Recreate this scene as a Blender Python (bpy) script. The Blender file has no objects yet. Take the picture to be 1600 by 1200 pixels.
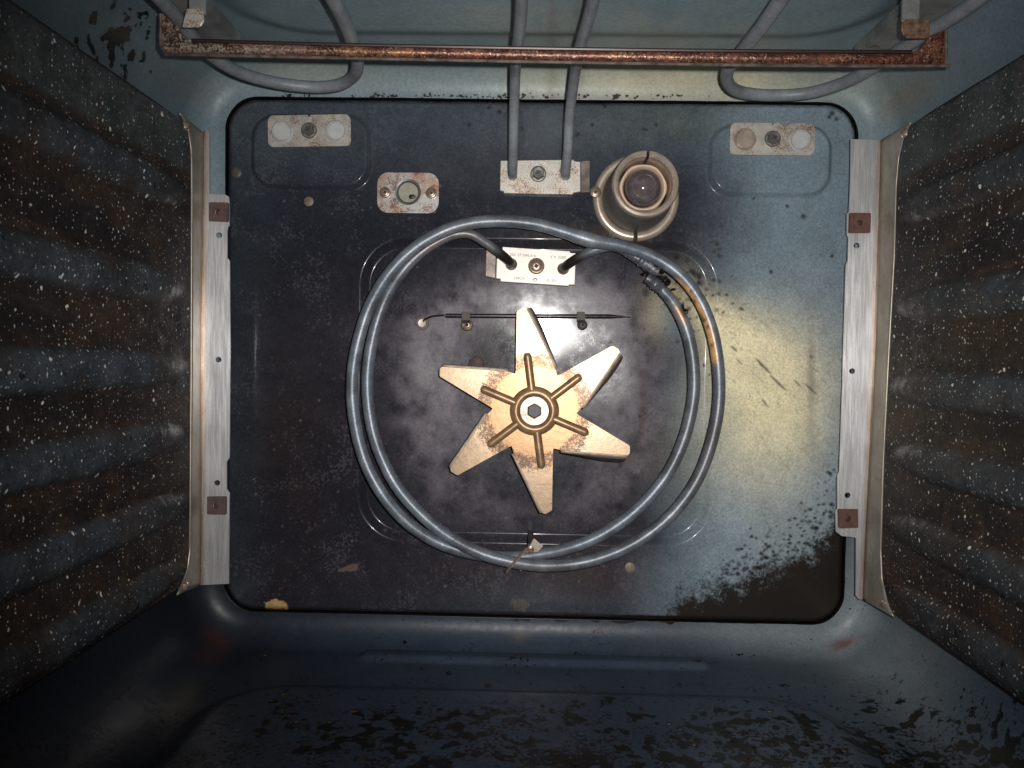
import bpy, bmesh, math, random
import numpy as np
from mathutils import Vector, Matrix
from mathutils.geometry import tessellate_polygon
random.seed(7); np.random.seed(7)
S = bpy.context.scene
COL = S.collection
# ------------------------------------------------------------------ camera, light, exposure
F = 1209.0; D = 0.55
CAM = Vector((0, -D, 0))
fw = Vector((-25 / F, 1, -38 / F)).normalized()
rt = fw.cross(Vector((0, 0, 1))).normalized(); up = rt.cross(fw).normalized()
_r = math.radians(0.95)
R_ = (rt * math.cos(_r) + up * math.sin(_r)).normalized(); U_ = R_.cross(fw).normalized()
cam = bpy.data.cameras.new('camera'); cam.sensor_width = 36; cam.lens = 36 * F / 1600
cam.clip_start = 0.01; cam.clip_end = 20
co = bpy.data.objects.new('camera', cam); COL.objects.link(co)
co.matrix_world = Matrix(((R_.x, U_.x, -fw.x, CAM.x), (R_.y, U_.y, -fw.y, CAM.y), (R_.z, U_.z, -fw.z, CAM.z), (0, 0, 0, 1)))
S.camera = co
w = bpy.data.worlds.new('World'); S.world = w; w.use_nodes = True
w.node_tree.nodes['Background'].inputs[0].default_value = (0.75, 0.85, 1.0, 1)
w.node_tree.nodes['Background'].inputs[1].default_value = 0.03
fl = bpy.data.lights.new('phone_flash', 'SPOT'); fl.energy = 9.5; fl.color = (1.0, 0.965, 0.935)
fl.spot_size = math.radians(92); fl.spot_blend = 1.0; fl.shadow_soft_size = 0.0030
flo = bpy.data.objects.new('phone_flash', fl); COL.objects.link(flo)
flo.location = CAM + Vector((0.014, -0.002, 0.009))
flo.rotation_euler = (Vector((0.022, 0, 0.012)) - flo.location).to_track_quat('-Z', 'Y').to_euler()
S.view_settings.view_transform = 'Standard'; S.view_settings.look = 'None'
S.view_settings.exposure = 0.0; S.view_settings.gamma = 1.0
S.cycles.max_bounces = 8

# ------------------------------------------------------------------ pixel of the photograph -> point in the oven
def ray(u, v): return fw + R_ * ((u - 800) / F) - U_ * ((v - 600) / F)
def at(u, v, Y=0.0):
    d = ray(u, v); return CAM + d * ((Y + D) / d.y)
def atz(u, v, Z):
    d = ray(u, v); return CAM + d * (Z / d.z)
def atx(u, v, X):
    d = ray(u, v); return CAM + d * (X / d.x)
def proj(P):
    P = np.asarray(P, float) - np.array(CAM)
    z = P @ np.array(fw); z = np.maximum(z, 1e-3)
    return 800 + F * (P @ np.array(R_)) / z, 600 - F * (P @ np.array(U_)) / z

# ------------------------------------------------------------------ naming
def props(o, label=None, cat=None, group=None, kind=None):
    if label: o['label'] = label
    if cat: o['category'] = cat
    if group: o['group'] = group
    if kind: o['kind'] = kind
    return o
def thing(name, loc, label, cat, group=None):
    o = bpy.data.objects.new(name, None); COL.objects.link(o); o.location = loc; o.empty_display_size = 0.01
    return props(o, label, cat, group)
def obj(name, bm, mat, parent=None, smooth=True, bevel=0, solid=0, local=False, sub=0, label=None, angle=40):
    me = bpy.data.meshes.new(name)
    if parent is not None and not local:
        L = parent.location
        if parent.parent: L = parent.parent.location
        bmesh.ops.translate(bm, vec=-Vector(L), verts=bm.verts)
    bmesh.ops.recalc_face_normals(bm, faces=bm.faces)
    bm.to_mesh(me); bm.free()
    me.materials.append(mat)
    o = bpy.data.objects.new(name, me); COL.objects.link(o)
    if parent is not None: o.parent = parent
    if smooth:
        for p in me.polygons: p.use_smooth = True
    if solid:
        m = o.modifiers.new('s', 'SOLIDIFY'); m.thickness = solid; m.offset = 0
    if bevel:
        m = o.modifiers.new('b', 'BEVEL'); m.width = bevel; m.segments = 3; m.limit_method = 'ANGLE'; m.angle_limit = math.radians(35)
        m.harden_normals = False
    if sub:
        m = o.modifiers.new('u', 'SUBSURF'); m.levels = sub; m.render_levels = sub
    if smooth:
        m = me
        try: me.set_sharp_from_angle(angle=math.radians(angle))
        except Exception: pass
    if label: o['label'] = label
    return o
def copy_tree(o, parent=None):
    c = o.copy(); COL.objects.link(c); c.parent = parent
    for ch in list(o.children): copy_tree(ch, c)
    return c
def paint(o, fn, off=(0, 0, 0)):
    me = o.data; n = len(me.vertices); a = np.empty(n * 3, 'f'); me.vertices.foreach_get('co', a)
    P = a.reshape(-1, 3) + np.array(off); u, v = proj(P)
    c = np.ones((n, 4), 'f'); c[:, :3] = fn(u, v, P)
    at_ = me.attributes.new('Col', 'FLOAT_COLOR', 'POINT'); at_.data.foreach_set('color', c.ravel())
def fattr(me, name, arr):
    a = me.attributes.new(name, 'FLOAT', 'POINT'); a.data.foreach_set('value', np.asarray(arr, 'f').ravel())

# ------------------------------------------------------------------ materials
def mk(name, base=(0.5, 0.5, 0.5), attr=False, rough=0.4, metal=0.0, spec=0.5, mottle=None, layers=(), bump=(), coat=0.0, rvar=0.0,
       trans=0.0, stretch=(1, 1, 1), aniso=0):
    m = bpy.data.materials.new(name); m.use_nodes = True; nt = m.node_tree; N = nt.nodes; L = nt.links
    B = N['Principled BSDF']
    tc = N.new('ShaderNodeTexCoord'); oi = N.new('ShaderNodeObjectInfo')
    ad = N.new('ShaderNodeVectorMath'); ad.operation = 'ADD'
    ms = N.new('ShaderNodeMath'); ms.operation = 'MULTIPLY'; ms.inputs[1].default_value = 3.7
    L.new(oi.outputs['Random'], ms.inputs[0]); L.new(tc.outputs['Object'], ad.inputs[0]); L.new(ms.outputs[0], ad.inputs[1])
    mp = N.new('ShaderNodeMapping'); mp.inputs['Scale'].default_value = stretch; L.new(ad.outputs[0], mp.inputs[0])
    V = mp.outputs[0]
    def noise(sc, det=4, ro=0.6, vec=None):
        n = N.new('ShaderNodeTexNoise'); n.inputs['Scale'].default_value = sc; n.inputs['Detail'].default_value = det
        n.inputs['Roughness'].default_value = ro; L.new(vec or V, n.inputs['Vector']); return n.outputs['Fac']
    def rng(s, lo, hi, a=0.0, b=1.0, smooth=True):
        r = N.new('ShaderNodeMapRange'); r.interpolation_type = 'SMOOTHSTEP' if smooth else 'LINEAR'
        for i, x in zip(('From Min', 'From Max', 'To Min', 'To Max'), (lo, hi, a, b)): r.inputs[i].default_value = x
        L.new(s, r.inputs['Value']); return r.outputs['Result']
    def math_(op, a, b):
        q = N.new('ShaderNodeMath'); q.operation = op
        for i, x in enumerate((a, b)):
            if isinstance(x, (int, float)): q.inputs[i].default_value = x
            else: L.new(x, q.inputs[i])
        return q.outputs[0]
    def mix(f, a, b, mode='MIX'):
        q = N.new('ShaderNodeMix'); q.data_type = 'RGBA'; q.blend_type = mode
        for s, x in ((q.inputs[0], f), (q.inputs[6], a), (q.inputs[7], b)):
            if isinstance(x, (int, float)): s.default_value = x
            elif isinstance(x, tuple): s.default_value = (*x, 1)
            else: L.new(x, s)
        return q.outputs[2]
    def A(nm):
        a = N.new('ShaderNodeAttribute'); a.attribute_name = nm; return a
    c = A('Col').outputs['Color'] if attr else mix(0.0, base, base)
    R = None
    if mottle:
        for sc, lo, hi in mottle:
            g = rng(noise(sc, 6, 0.65), 0.3, 0.7, lo, hi)
            cc = N.new('ShaderNodeCombineColor'); 
            for i in range(3): L.new(g, cc.inputs[i])
            c = mix(1.0, c, cc.outputs[0], 'MULTIPLY')
    rr = rough
    for ly in layers:
        k = ly.get('k', 'n')
        if k == 'n':
            f = noise(ly['s'], ly.get('d', 5), ly.get('ro', 0.65))
            if 'a' in ly: f = math_('ADD', f, math_('MULTIPLY', A(ly['a']).outputs['Fac'], ly.get('g', 1.0)))
            if 's2' in ly: f = math_('ADD', f, math_('MULTIPLY', math_('SUBTRACT', noise(ly['s2'], 3), 0.5), ly.get('g2', 0.5)))
            f = rng(f, ly['lo'], ly['hi'])
        else:
            vo = N.new('ShaderNodeTexVoronoi'); vo.inputs['Scale'].default_value = ly['s']
            W = V
            if k == 'v2':
                sx_ = N.new('ShaderNodeSeparateXYZ'); L.new(V, sx_.inputs[0]); cb_ = N.new('ShaderNodeCombineXYZ')
                L.new(sx_.outputs[1], cb_.inputs[0]); L.new(sx_.outputs[2], cb_.inputs[1]); W = cb_.outputs[0]; vo.voronoi_dimensions = '2D'
            # warp so that the flecks are not round
            nv = N.new('ShaderNodeTexNoise'); nv.inputs['Scale'].default_value = ly['s'] * 1.6; nv.inputs['Detail'].default_value = 2; L.new(W, nv.inputs['Vector'])
            wv = N.new('ShaderNodeVectorMath'); wv.operation = 'MULTIPLY_ADD'; L.new(nv.outputs['Color'], wv.inputs[0])
            wv.inputs[1].default_value = (0.5 / ly['s'],) * 3; L.new(W, wv.inputs[2]); L.new(wv.outputs[0], vo.inputs['Vector'])
            sp = N.new('ShaderNodeSeparateColor'); L.new(vo.outputs['Color'], sp.inputs[0])
            rad = math_('MULTIPLY', math_('SUBTRACT', sp.outputs[0], ly['t']), ly['r'])
            f = math_('SUBTRACT', rad, vo.outputs['Distance']); f = rng(f, 0.0, 0.04)
            if 'a' in ly: f = math_('MULTIPLY', f, A(ly['a']).outputs['Fac'])
        if 'm' in ly: f = math_('MULTIPLY', f, ly['m'])
        c = mix(f, c, ly['c'])
        if 'r_' in ly:
            q = N.new('ShaderNodeMix'); q.data_type = 'FLOAT'; L.new(f, q.inputs[0])
            if isinstance(rr, float): q.inputs[2].default_value = rr
            else: L.new(rr, q.inputs[2])
            q.inputs[3].default_value = ly['r_']; rr = q.outputs[0]
    L.new(c, B.inputs['Base Color'])
    if rvar:
        g = rng(noise(140, 5), 0.3, 0.7, -rvar, rvar); rr = math_('ADD', rr, g)
    if isinstance(rr, float): B.inputs['Roughness'].default_value = rr
    else: L.new(rr, B.inputs['Roughness'])
    B.inputs['Metallic'].default_value = metal; B.inputs['Specular IOR Level'].default_value = spec
    B.inputs['Coat Weight'].default_value = coat; B.inputs['Coat Roughness'].default_value = 0.09
    B.inputs['Transmission Weight'].default_value = trans
    if aniso: B.inputs['Anisotropic'].default_value = aniso
    prev = None
    for sc, dist in bump:
        b = N.new('ShaderNodeBump'); b.inputs['Distance'].default_value = dist; b.inputs['Strength'].default_value = 1.0
        L.new(noise(sc, 4), b.inputs['Height'])
        if prev: L.new(prev, b.inputs['Normal'])
        prev = b.outputs[0]
    if prev: L.new(prev, B.inputs['Normal'])
    return m
M = {}
M['panel'] = mk('back_wall_enamel', attr=True, rough=0.25, spec=0.11, rvar=0.07, coat=0.15,
    mottle=[(40, 0.88, 1.12), (650, 0.80, 1.22)],
    layers=[dict(s=560, lo=0.58, hi=0.68, c=(0.15, 0.142, 0.16), m=0.28, s2=42, g2=0.6),
            dict(s=1100, lo=0.66, hi=0.72, c=(0.004, 0.004, 0.005), m=0.5, s2=45, g2=0.4),
            dict(s=900, ro=0.75, lo=0.84, hi=0.95, c=(0.006, 0.005, 0.006), a='peck', g=0.45, m=0.7, s2=110, g2=0.35, r_=0.4),
            dict(s=520, d=8, ro=0.8, lo=0.80, hi=1.08, c=(0.021, 0.017, 0.014), a='soot_border', g=0.9, r_=0.6, s2=70, g2=0.7)],
    bump=[(45, 0.00010), (700, 0.000018)])
M['shell'] = mk('cavity_enamel', attr=True, rough=0.42, spec=0.34, rvar=0.05,
    mottle=[(26, 0.9, 1.1), (500, 0.86, 1.14)],
    layers=[dict(s=400, lo=0.66, hi=0.74, c=(0.11, 0.12, 0.13), m=0.2),
            dict(s=125, d=4, ro=0.5, lo=1.00, hi=1.025, c=(0.005, 0.0045, 0.004), a='grime_gap', g=0.60, r_=0.36, s2=28, g2=0.6),
            dict(s=420, d=5, ro=0.6, lo=1.00, hi=1.04, c=(0.008, 0.007, 0.006), a='fleck', g=0.60, r_=0.5, s2=60, g2=0.6)],
    bump=[(30, 0.0003), (500, 0.00005)])
M['liner'] = mk('catalytic_enamel', attr=True, rough=0.58, spec=0.22, rvar=0.05,
    mottle=[(45, 0.7, 1.35), (420, 0.7, 1.35)],
    layers=[dict(s=34, lo=0.56, hi=0.72, c=(0.060, 0.033, 0.020), m=0.5),
            dict(s=110, d=4, lo=1.06, hi=1.09, a='bead', g=0.42, c=(0.009, 0.008, 0.007), m=0.85),
            dict(k='v2', s=190, t=0.62, r=0.42, c=(0.56, 0.56, 0.53)),
            dict(k='v2', s=370, t=0.50, r=0.42, c=(0.36, 0.36, 0.34)),
            dict(k='v2', s=105, t=0.84, r=0.85, c=(0.75, 0.75, 0.70))],
    bump=[(70, 0.0004), (700, 0.00012)])
M['tube'] = mk('element_sheath', attr=True, rough=0.40, spec=0.5, metal=0.3, mottle=[(160, 0.82, 1.15), (900, 0.85, 1.15)],
    layers=[dict(s=360, lo=0.66, hi=0.72, c=(0.36, 0.37, 0.38), m=0.35)], bump=[(600, 0.0001)])
M['tube_grey'] = mk('grill_sheath', base=(0.22, 0.24, 0.26), rough=0.45, spec=0.35, metal=0.05, mottle=[(60, 0.75, 1.15), (500, 0.88, 1.1)],
    layers=[dict(s=45, lo=0.60, hi=0.72, c=(0.23, 0.19, 0.18), m=0.6), dict(s=70, lo=0.74, hi=0.78, c=(0.12, 0.07, 0.06), m=0.8)], bump=[(300, 0.0001)])
M['fan'] = mk('tanned_fan_steel', base=(0.50, 0.37, 0.24), rough=0.38, metal=0.55, spec=0.5, mottle=[(60, 0.84, 1.12), (500, 0.9, 1.08)],
    layers=[dict(s=700, d=4, ro=0.7, lo=0.575, hi=0.62, c=(0.09, 0.055, 0.035), m=0.85, s2=70, g2=0.5),
            dict(s=120, lo=0.66, hi=0.76, c=(0.22, 0.12, 0.06), m=0.5)], bump=[(350, 0.00006)])
M['fan_tip'] = mk('polished_fan_steel', attr=True, rough=0.37, metal=0.7, spec=0.5, mottle=[(60, 0.86, 1.12), (500, 0.9, 1.08)],
    layers=[dict(s=900, d=6, ro=0.8, lo=0.86, hi=0.90, a='peck', g=0.42, c=(0.06, 0.038, 0.028), m=0.85, s2=260, g2=0.35)], bump=[(350, 0.00006)])
M['fan_bead'] = mk('brown_pressed_steel', base=(0.33, 0.20, 0.105), rough=0.36, metal=0.35, mottle=[(160, 0.7, 1.2)],
    layers=[dict(s=170, lo=0.60, hi=0.72, c=(0.13, 0.065, 0.03), m=0.7)], bump=[(350, 0.00006)])
M['vane'] = mk('folded_vane_steel', base=(0.50, 0.40, 0.31), rough=0.5, metal=0.2, mottle=[(300, 0.7, 1.2)])
M['dark_steel'] = mk('dark_steel', base=(0.10, 0.095, 0.09), rough=0.45, metal=0.4, mottle=[(300, 0.7, 1.3)])
M['hexhole'] = mk('hexagon_socket_steel', base=(0.06, 0.058, 0.07), rough=0.5, metal=0.2, mottle=[(900, 0.6, 1.3)])
M['zinc'] = mk('zinc_plate_rust_specks', base=(0.62, 0.59, 0.53), rough=0.42, metal=0.45, mottle=[(80, 0.85, 1.12)],
    layers=[dict(s=1100, d=5, ro=0.75, lo=0.52, hi=0.60, c=(0.34, 0.19, 0.10), m=0.75, s2=90, g2=0.5),
            dict(s=1300, d=3, lo=0.61, hi=0.66, c=(0.12, 0.06, 0.04), m=0.85, s2=90, g2=0.5)], bump=[(300, 0.00008)])
M['zinc_rusty'] = mk('zinc_plate_heavy_rust', base=(0.64, 0.63, 0.60), rough=0.35, metal=0.5, attr=False, mottle=[(80, 0.85, 1.1)],
    layers=[dict(s=70, d=4, lo=0.42, hi=0.58, c=(0.55, 0.34, 0.24), m=0.8),
            dict(s=1000, d=5, ro=0.7, lo=0.52, hi=0.58, c=(0.22, 0.08, 0.07), m=0.8, s2=95, g2=0.8)], bump=[(300, 0.00008)])
M['white_steel'] = mk('pale_bracket_steel', base=(0.86, 0.80, 0.72), rough=0.45, metal=0.2, mottle=[(90, 0.9, 1.08)],
    layers=[dict(s=100, lo=0.60, hi=0.78, c=(0.50, 0.30, 0.19), m=0.6), dict(s=800, lo=0.67, hi=0.70, c=(0.2, 0.12, 0.08), m=0.7)])
M['flange'] = mk('brown_stained_flange', base=(0.20, 0.165, 0.14), rough=0.4, metal=0.5, mottle=[(120, 0.5, 1.3)])
M['bolt'] = mk('dull_bolt_steel', base=(0.17, 0.165, 0.155), rough=0.45, metal=0.5, mottle=[(400, 0.8, 1.2)])
M['brass_screw'] = mk('brownish_screw', base=(0.34, 0.25, 0.19), rough=0.35, metal=0.6, mottle=[(400, 0.7, 1.25)])
M['recess'] = mk('dark_recess_fill', base=(0.06, 0.035, 0.028), rough=0.6, metal=0.1)  # dark colour put in for the shade inside sockets and washer holes
M['lamp_metal'] = mk('tanned_lamp_ring', base=(0.60, 0.50, 0.41), rough=0.33, metal=0.55, mottle=[(120, 0.8, 1.12)],
    layers=[dict(s=500, lo=0.68, hi=0.71, c=(0.08, 0.05, 0.04), m=0.85), dict(s=60, lo=0.6, hi=0.72, c=(0.30, 0.20, 0.13), m=0.5)], bump=[(200, 0.0001)])
M['lamp_side'] = mk('stained_lamp_housing', base=(0.155, 0.15, 0.145), rough=0.55, metal=0.15, mottle=[(60, 0.7, 1.3)],
    layers=[dict(s=420, lo=0.62, hi=0.66, c=(0.03, 0.022, 0.018), m=0.85)], bump=[(200, 0.0001)])
M['ceramic'] = mk('heat_tanned_ceramic', base=(0.60, 0.45, 0.33), rough=0.6, mottle=[(150, 0.85, 1.1)],
    layers=[dict(s=420, lo=0.66, hi=0.70, c=(0.12, 0.07, 0.05), m=0.8)], bump=[(400, 0.0001)])
M['glass'] = mk('bulb_glass', base=(0.24, 0.20, 0.215), rough=0.09, trans=0.5, spec=0.8, mottle=[(120, 0.5, 1.2)])
M['bulbcore'] = mk('dark_bulb_core', base=(0.10, 0.085, 0.10), rough=0.25, metal=0.3)  # dark core inside the bulb
M['rail'] = mk('brushed_rail_steel', attr=True, rough=0.27, metal=0.72, mottle=[(45, 0.92, 1.05), (260, 0.96, 1.04)], stretch=(6, 6, 0.30),
    bump=[(120, 0.00002)], rvar=0.04)
M['rail_rust'] = mk('rail_flange_steel', attr=True, rough=0.40, metal=0.6, mottle=[(30, 0.8, 1.12), (300, 0.9, 1.08)],
    layers=[dict(s=420, lo=0.98, hi=1.05, a='rust', g=0.5, c=(0.16, 0.075, 0.035), m=0.8, s2=90, g2=0.5)], bump=[(260, 0.00008)])
M['fibre'] = mk('brown_fibre_washer', base=(0.10, 0.062, 0.055), rough=0.75, mottle=[(200, 0.8, 1.2)])
M['fibre_red'] = mk('reddish_fibre_washer', base=(0.120, 0.058, 0.046), rough=0.75, mottle=[(200, 0.75, 1.2)])
M['rustbar'] = mk('rusted_bar', attr=True, rough=0.34, metal=0.4, mottle=[(250, 0.6, 1.3)],
    layers=[dict(s=800, d=5, ro=0.75, lo=0.46, hi=0.56, c=(0.035, 0.014, 0.012), m=0.92, s2=60, g2=0.35),
            dict(s=700, d=3, lo=0.59, hi=0.66, c=(0.60, 0.42, 0.31), m=0.75)], bump=[(700, 0.0003)])
M['arm'] = mk('grey_arm_steel', base=(0.24, 0.25, 0.245), rough=0.45, metal=0.3, mottle=[(50, 0.6, 1.3)],
    layers=[dict(s=55, lo=0.60, hi=0.70, c=(0.10, 0.07, 0.03), m=0.7)])
M['sensor'] = mk('black_sensor_tube', base=(0.018, 0.016, 0.018), rough=0.3, metal=0.2)
M['clip_brown'] = mk('brown_clip', base=(0.055, 0.043, 0.04), rough=0.55, metal=0.2, mottle=[(300, 0.8, 1.2)])
M['clip_pale'] = mk('pale_spring_steel', base=(0.42, 0.36, 0.31), rough=0.38, metal=0.5, mottle=[(300, 0.85, 1.1)])
M['plug'] = mk('tan_plug', base=(0.20, 0.16, 0.115), rough=0.5, mottle=[(300, 0.7, 1.2)])
M['plug_dull'] = mk('dull_plug', base=(0.085, 0.085, 0.07), rough=0.5, mottle=[(300, 0.7, 1.2)])
M['rustplug'] = mk('rust_plug', base=(0.055, 0.028, 0.028), rough=0.6, mottle=[(300, 0.6, 1.4)])
M['char'] = mk('charred_metal', base=(0.012, 0.009, 0.010), rough=0.3, metal=0.3, mottle=[(300, 0.5, 1.8)], bump=[(500, 0.0005)])
M['melt'] = mk('melted_sheath', base=(0.13, 0.13, 0.155), rough=0.35, metal=0.4, mottle=[(250, 0.6, 1.4)], bump=[(350, 0.0006)])
M['crumb'] = mk('burnt_crumb', base=(0.014, 0.010, 0.008), rough=0.5, mottle=[(200, 0.5, 2.0)], layers=[dict(s=60, lo=0.64, hi=0.66, c=(0.12, 0.08, 0.05))])
M['ink'] = mk('stamped_marks', base=(0.13, 0.10, 0.08), rough=0.6)
M['hollow'] = mk('pale_inner_tube', base=(0.34, 0.33, 0.26), rough=0.5, mottle=[(100, 0.8, 1.1)])
M['black'] = mk('black_gap', base=(0.004, 0.004, 0.005), rough=0.8)

# ------------------------------------------------------------------ fields
def ss(x, a, b):
    t = np.clip((x - a) / (b - a), 0, 1); return t * t * (3 - 2 * t)
def G(u, v, cu, cv, ru, rv, ang=0.0):
    a = math.radians(ang); x = u - cu; y = v - cv
    return np.exp(-(((x * math.cos(a) + y * math.sin(a)) / ru) ** 2 + ((-x * math.sin(a) + y * math.cos(a)) / rv) ** 2))
def rr_sdf(x, z, cx, cz, hx, hz, r):
    qx = np.abs(x - cx) - (hx - r); qz = np.abs(z - cz) - (hz - r)
    return np.hypot(np.maximum(qx, 0), np.maximum(qz, 0)) + np.minimum(np.maximum(qx, qz), 0) - r
_tab = np.random.RandomState(3).rand(256, 256)
def vnoise(x, y):
    xi = np.floor(x).astype(int); yi = np.floor(y).astype(int); fx = x - xi; fy = y - yi
    fx = fx * fx * (3 - 2 * fx); fy = fy * fy * (3 - 2 * fy)
    g = lambda i, j: _tab[(xi + i) % 256, (yi + j) % 256]
    return (g(0, 0) * (1 - fx) + g(1, 0) * fx) * (1 - fy) + (g(0, 1) * (1 - fx) + g(1, 1) * fx) * fy
def fbm(x, y, o=4):
    s = 0; a = 0.5; t = 0
    for i in range(o): s = s + a * vnoise(x + 17.3 * i, y + 9.1 * i); t += a; a *= 0.55; x = x * 2.03; y = y * 2.03
    return s / t
def lay(c, f, col): return c * (1 - f[:, None]) + np.array(col) * f[:, None]
def seg_mask(u, v, u0, v0, u1, v1, wd):
    dx, dy = u1 - u0, v1 - v0; t = np.clip(((u - u0) * dx + (v - v0) * dy) / (dx * dx + dy * dy), 0, 1)
    d = np.hypot(u - u0 - t * dx, v - v0 - t * dy) / (wd * (1.02 - np.abs(2 * t - 1) ** 2 * 0.8)); return np.clip(1.25 - d, 0, 1)

# panel rectangle
pL = (at(352, 400).x + at(351, 800).x) / 2; pR = (at(1336, 400).x + at(1320, 800).x) / 2
pT = (at(600, 153).z + at(1100, 160).z) / 2; pB = (at(600, 960).z + at(1100, 970).z) / 2
PCX, PCZ, PHX, PHZ = (pL + pR) / 2, (pT + pB) / 2, (pR - pL) / 2, (pT - pB) / 2
PR = 0.0225

# ------------------------------------------------------------------ back wall
def grid_mesh(name, P, nx, ny, mat):
    me = bpy.data.meshes.new(name)
    idx = np.arange(nx * ny).reshape(ny, nx)
    q = np.stack([idx[:-1, :-1], idx[:-1, 1:], idx[1:, 1:], idx[1:, :-1]], -1).reshape(-1, 4)
    me.vertices.add(nx * ny); me.vertices.foreach_set('co', P.astype('f').ravel())
    me.loops.add(q.size); me.loops.foreach_set('vertex_index', q.astype('i').ravel())
    me.polygons.add(len(q)); me.polygons.foreach_set('loop_start', np.arange(0, q.size, 4, dtype='i'))
    me.polygons.foreach_set('use_smooth', np.ones(len(q), bool))
    me.update(calc_edges=True); me.validate()
    me.materials.append(mat)
    o = bpy.data.objects.new(name, me); COL.objects.link(o); return o
nx, ny = 640, 540
X, Z = np.meshgrid(np.linspace(pL - 0.003, pR + 0.003, nx), np.linspace(pB - 0.003, pT + 0.003, ny))
x = X.ravel(); z = Z.ravel()
h = np.zeros_like(x)                                    # + = towards the camera
def px(u, v): p = at(u, v); return p.x, p.z
def pad(u0, v0, u1, v1, r, hgt, wdt):
    global h
    a = at(u0, v0); b = at(u1, v1)
    s = rr_sdf(x, z, (a.x + b.x) / 2, (a.z + b.z) / 2, abs(b.x - a.x) / 2, abs(a.z - b.z) / 2, r)
    h += hgt * (1 - ss(s, -wdt, 0.0))
pad(392, 176, 582, 300, 0.0185, 0.0040, 0.0046)
pad(1105, 192, 1299, 312, 0.0185, 0.0040, 0.0046)
pad(562, 369, 1112, 857, 0.034, -0.0045, 0.0072)
cx0, cz0 = px(825, 615); rad = np.hypot(x - cx0, z - cz0)
h += -0.0025 * (1 - ss(rad, 0.02, 0.105)) - 0.0016 * G(x, z, *px(700, 560), 0.03, 0.035)
h += 0.0012 * G(x, z, *px(1000, 620), 0.03, 0.06)
h += 0.0005 * (fbm(x * 14, z * 14, 3) - 0.5)
sP = rr_sdf(x, z, PCX, PCZ, PHX, PHZ, PR)
h -= 0.0022 * ss(sP, -0.005, -0.0010) ** 2 + 0.008 * ss(sP, -0.0008, 0.0006)
P = np.stack([x, -h, z], -1)
bw = grid_mesh('oven_back_wall', P, nx, ny, M['panel'])
props(bw, kind='structure')
u, v = proj(P)
n1 = fbm(u / 60, v / 60, 4); n2 = fbm(u / 22 + 40, v / 22, 4); n3 = fbm(u / 9 + 90, v / 9, 4)
c = np.tile(np.array([0.0165, 0.0175, 0.0255]), (len(x), 1))
c = lay(c, 0.55 * G(u, v, 420, 700, 140, 300) * n1, (0.035, 0.022, 0.015))
c = lay(c, 0.5 * G(u, v, 430, 330, 120, 130), (0.020, 0.027, 0.036))
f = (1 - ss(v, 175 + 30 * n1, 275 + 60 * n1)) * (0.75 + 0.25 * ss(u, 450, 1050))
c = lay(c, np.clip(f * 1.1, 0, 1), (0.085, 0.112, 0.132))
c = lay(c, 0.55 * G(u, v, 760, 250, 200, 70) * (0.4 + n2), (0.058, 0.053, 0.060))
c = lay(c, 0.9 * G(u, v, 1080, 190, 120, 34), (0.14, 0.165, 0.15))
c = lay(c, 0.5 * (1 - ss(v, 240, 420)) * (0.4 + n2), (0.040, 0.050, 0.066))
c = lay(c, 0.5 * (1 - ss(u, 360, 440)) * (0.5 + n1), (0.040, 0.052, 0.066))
# the grey-mauve dust left by the fan
rp = np.hypot(u - 830, (v - 625)); ringm = np.exp(-((rp - 178 - 14 * n1) / 34) ** 2)
c = lay(c, np.clip((0.32 * ringm + 0.75 * G(u, v, 905, 470, 95, 34, 18) + 0.70 * G(u, v, 715, 490, 85, 32, -22) + 0.45 * G(u, v, 700, 660, 70, 120)
                    + 0.35 * G(u, v, 830, 555, 240, 110) + 0.35 * G(u, v, 955, 660, 60, 150)) * (-0.25 + 2.3 * n2), 0, 0.95), (0.165, 0.146, 0.168))
c = lay(c, np.clip(0.8 * np.exp(-((rp - 176) / 7) ** 2) * ss(u, 960, 1005) * (1 - ss(v, 700, 760)), 0, 1) * n2, (0.045, 0.022, 0.020))
c = lay(c, np.clip(0.5 * G(u, v, 800, 890, 320, 60) * (0.3 + 1.2 * n2), 0, 1), (0.052, 0.043, 0.046))
c = lay(c, np.clip(0.55 * G(u, v, 900, 945, 260, 26), 0, 1), (0.060, 0.070, 0.088))
c = lay(c, np.clip(0.45 * G(u, v, 960, 900, 90, 40), 0, 1) * n1, (0.11, 0.075, 0.07))
# pale blue heat film on the right
edge = 1105 + 40 * (n1 - .5) - 0.10 * (v - 560) + 22 * G(u, v, 1100, 330, 1000, 110)
fb = ss(u, edge - 95, edge + 75) * (0.80 + 0.2 * ss(v, 380, 700))
fb = np.maximum(fb, 0.75 * ss(u, 940, 1120) * ss(v, 800, 900))
c = lay(c, np.clip(fb, 0, 1), (0.225, 0.295, 0.35))
c = lay(c, 0.28 * G(u, v, 1105, 345, 50, 60), (0.05, 0.048, 0.062))
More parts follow.
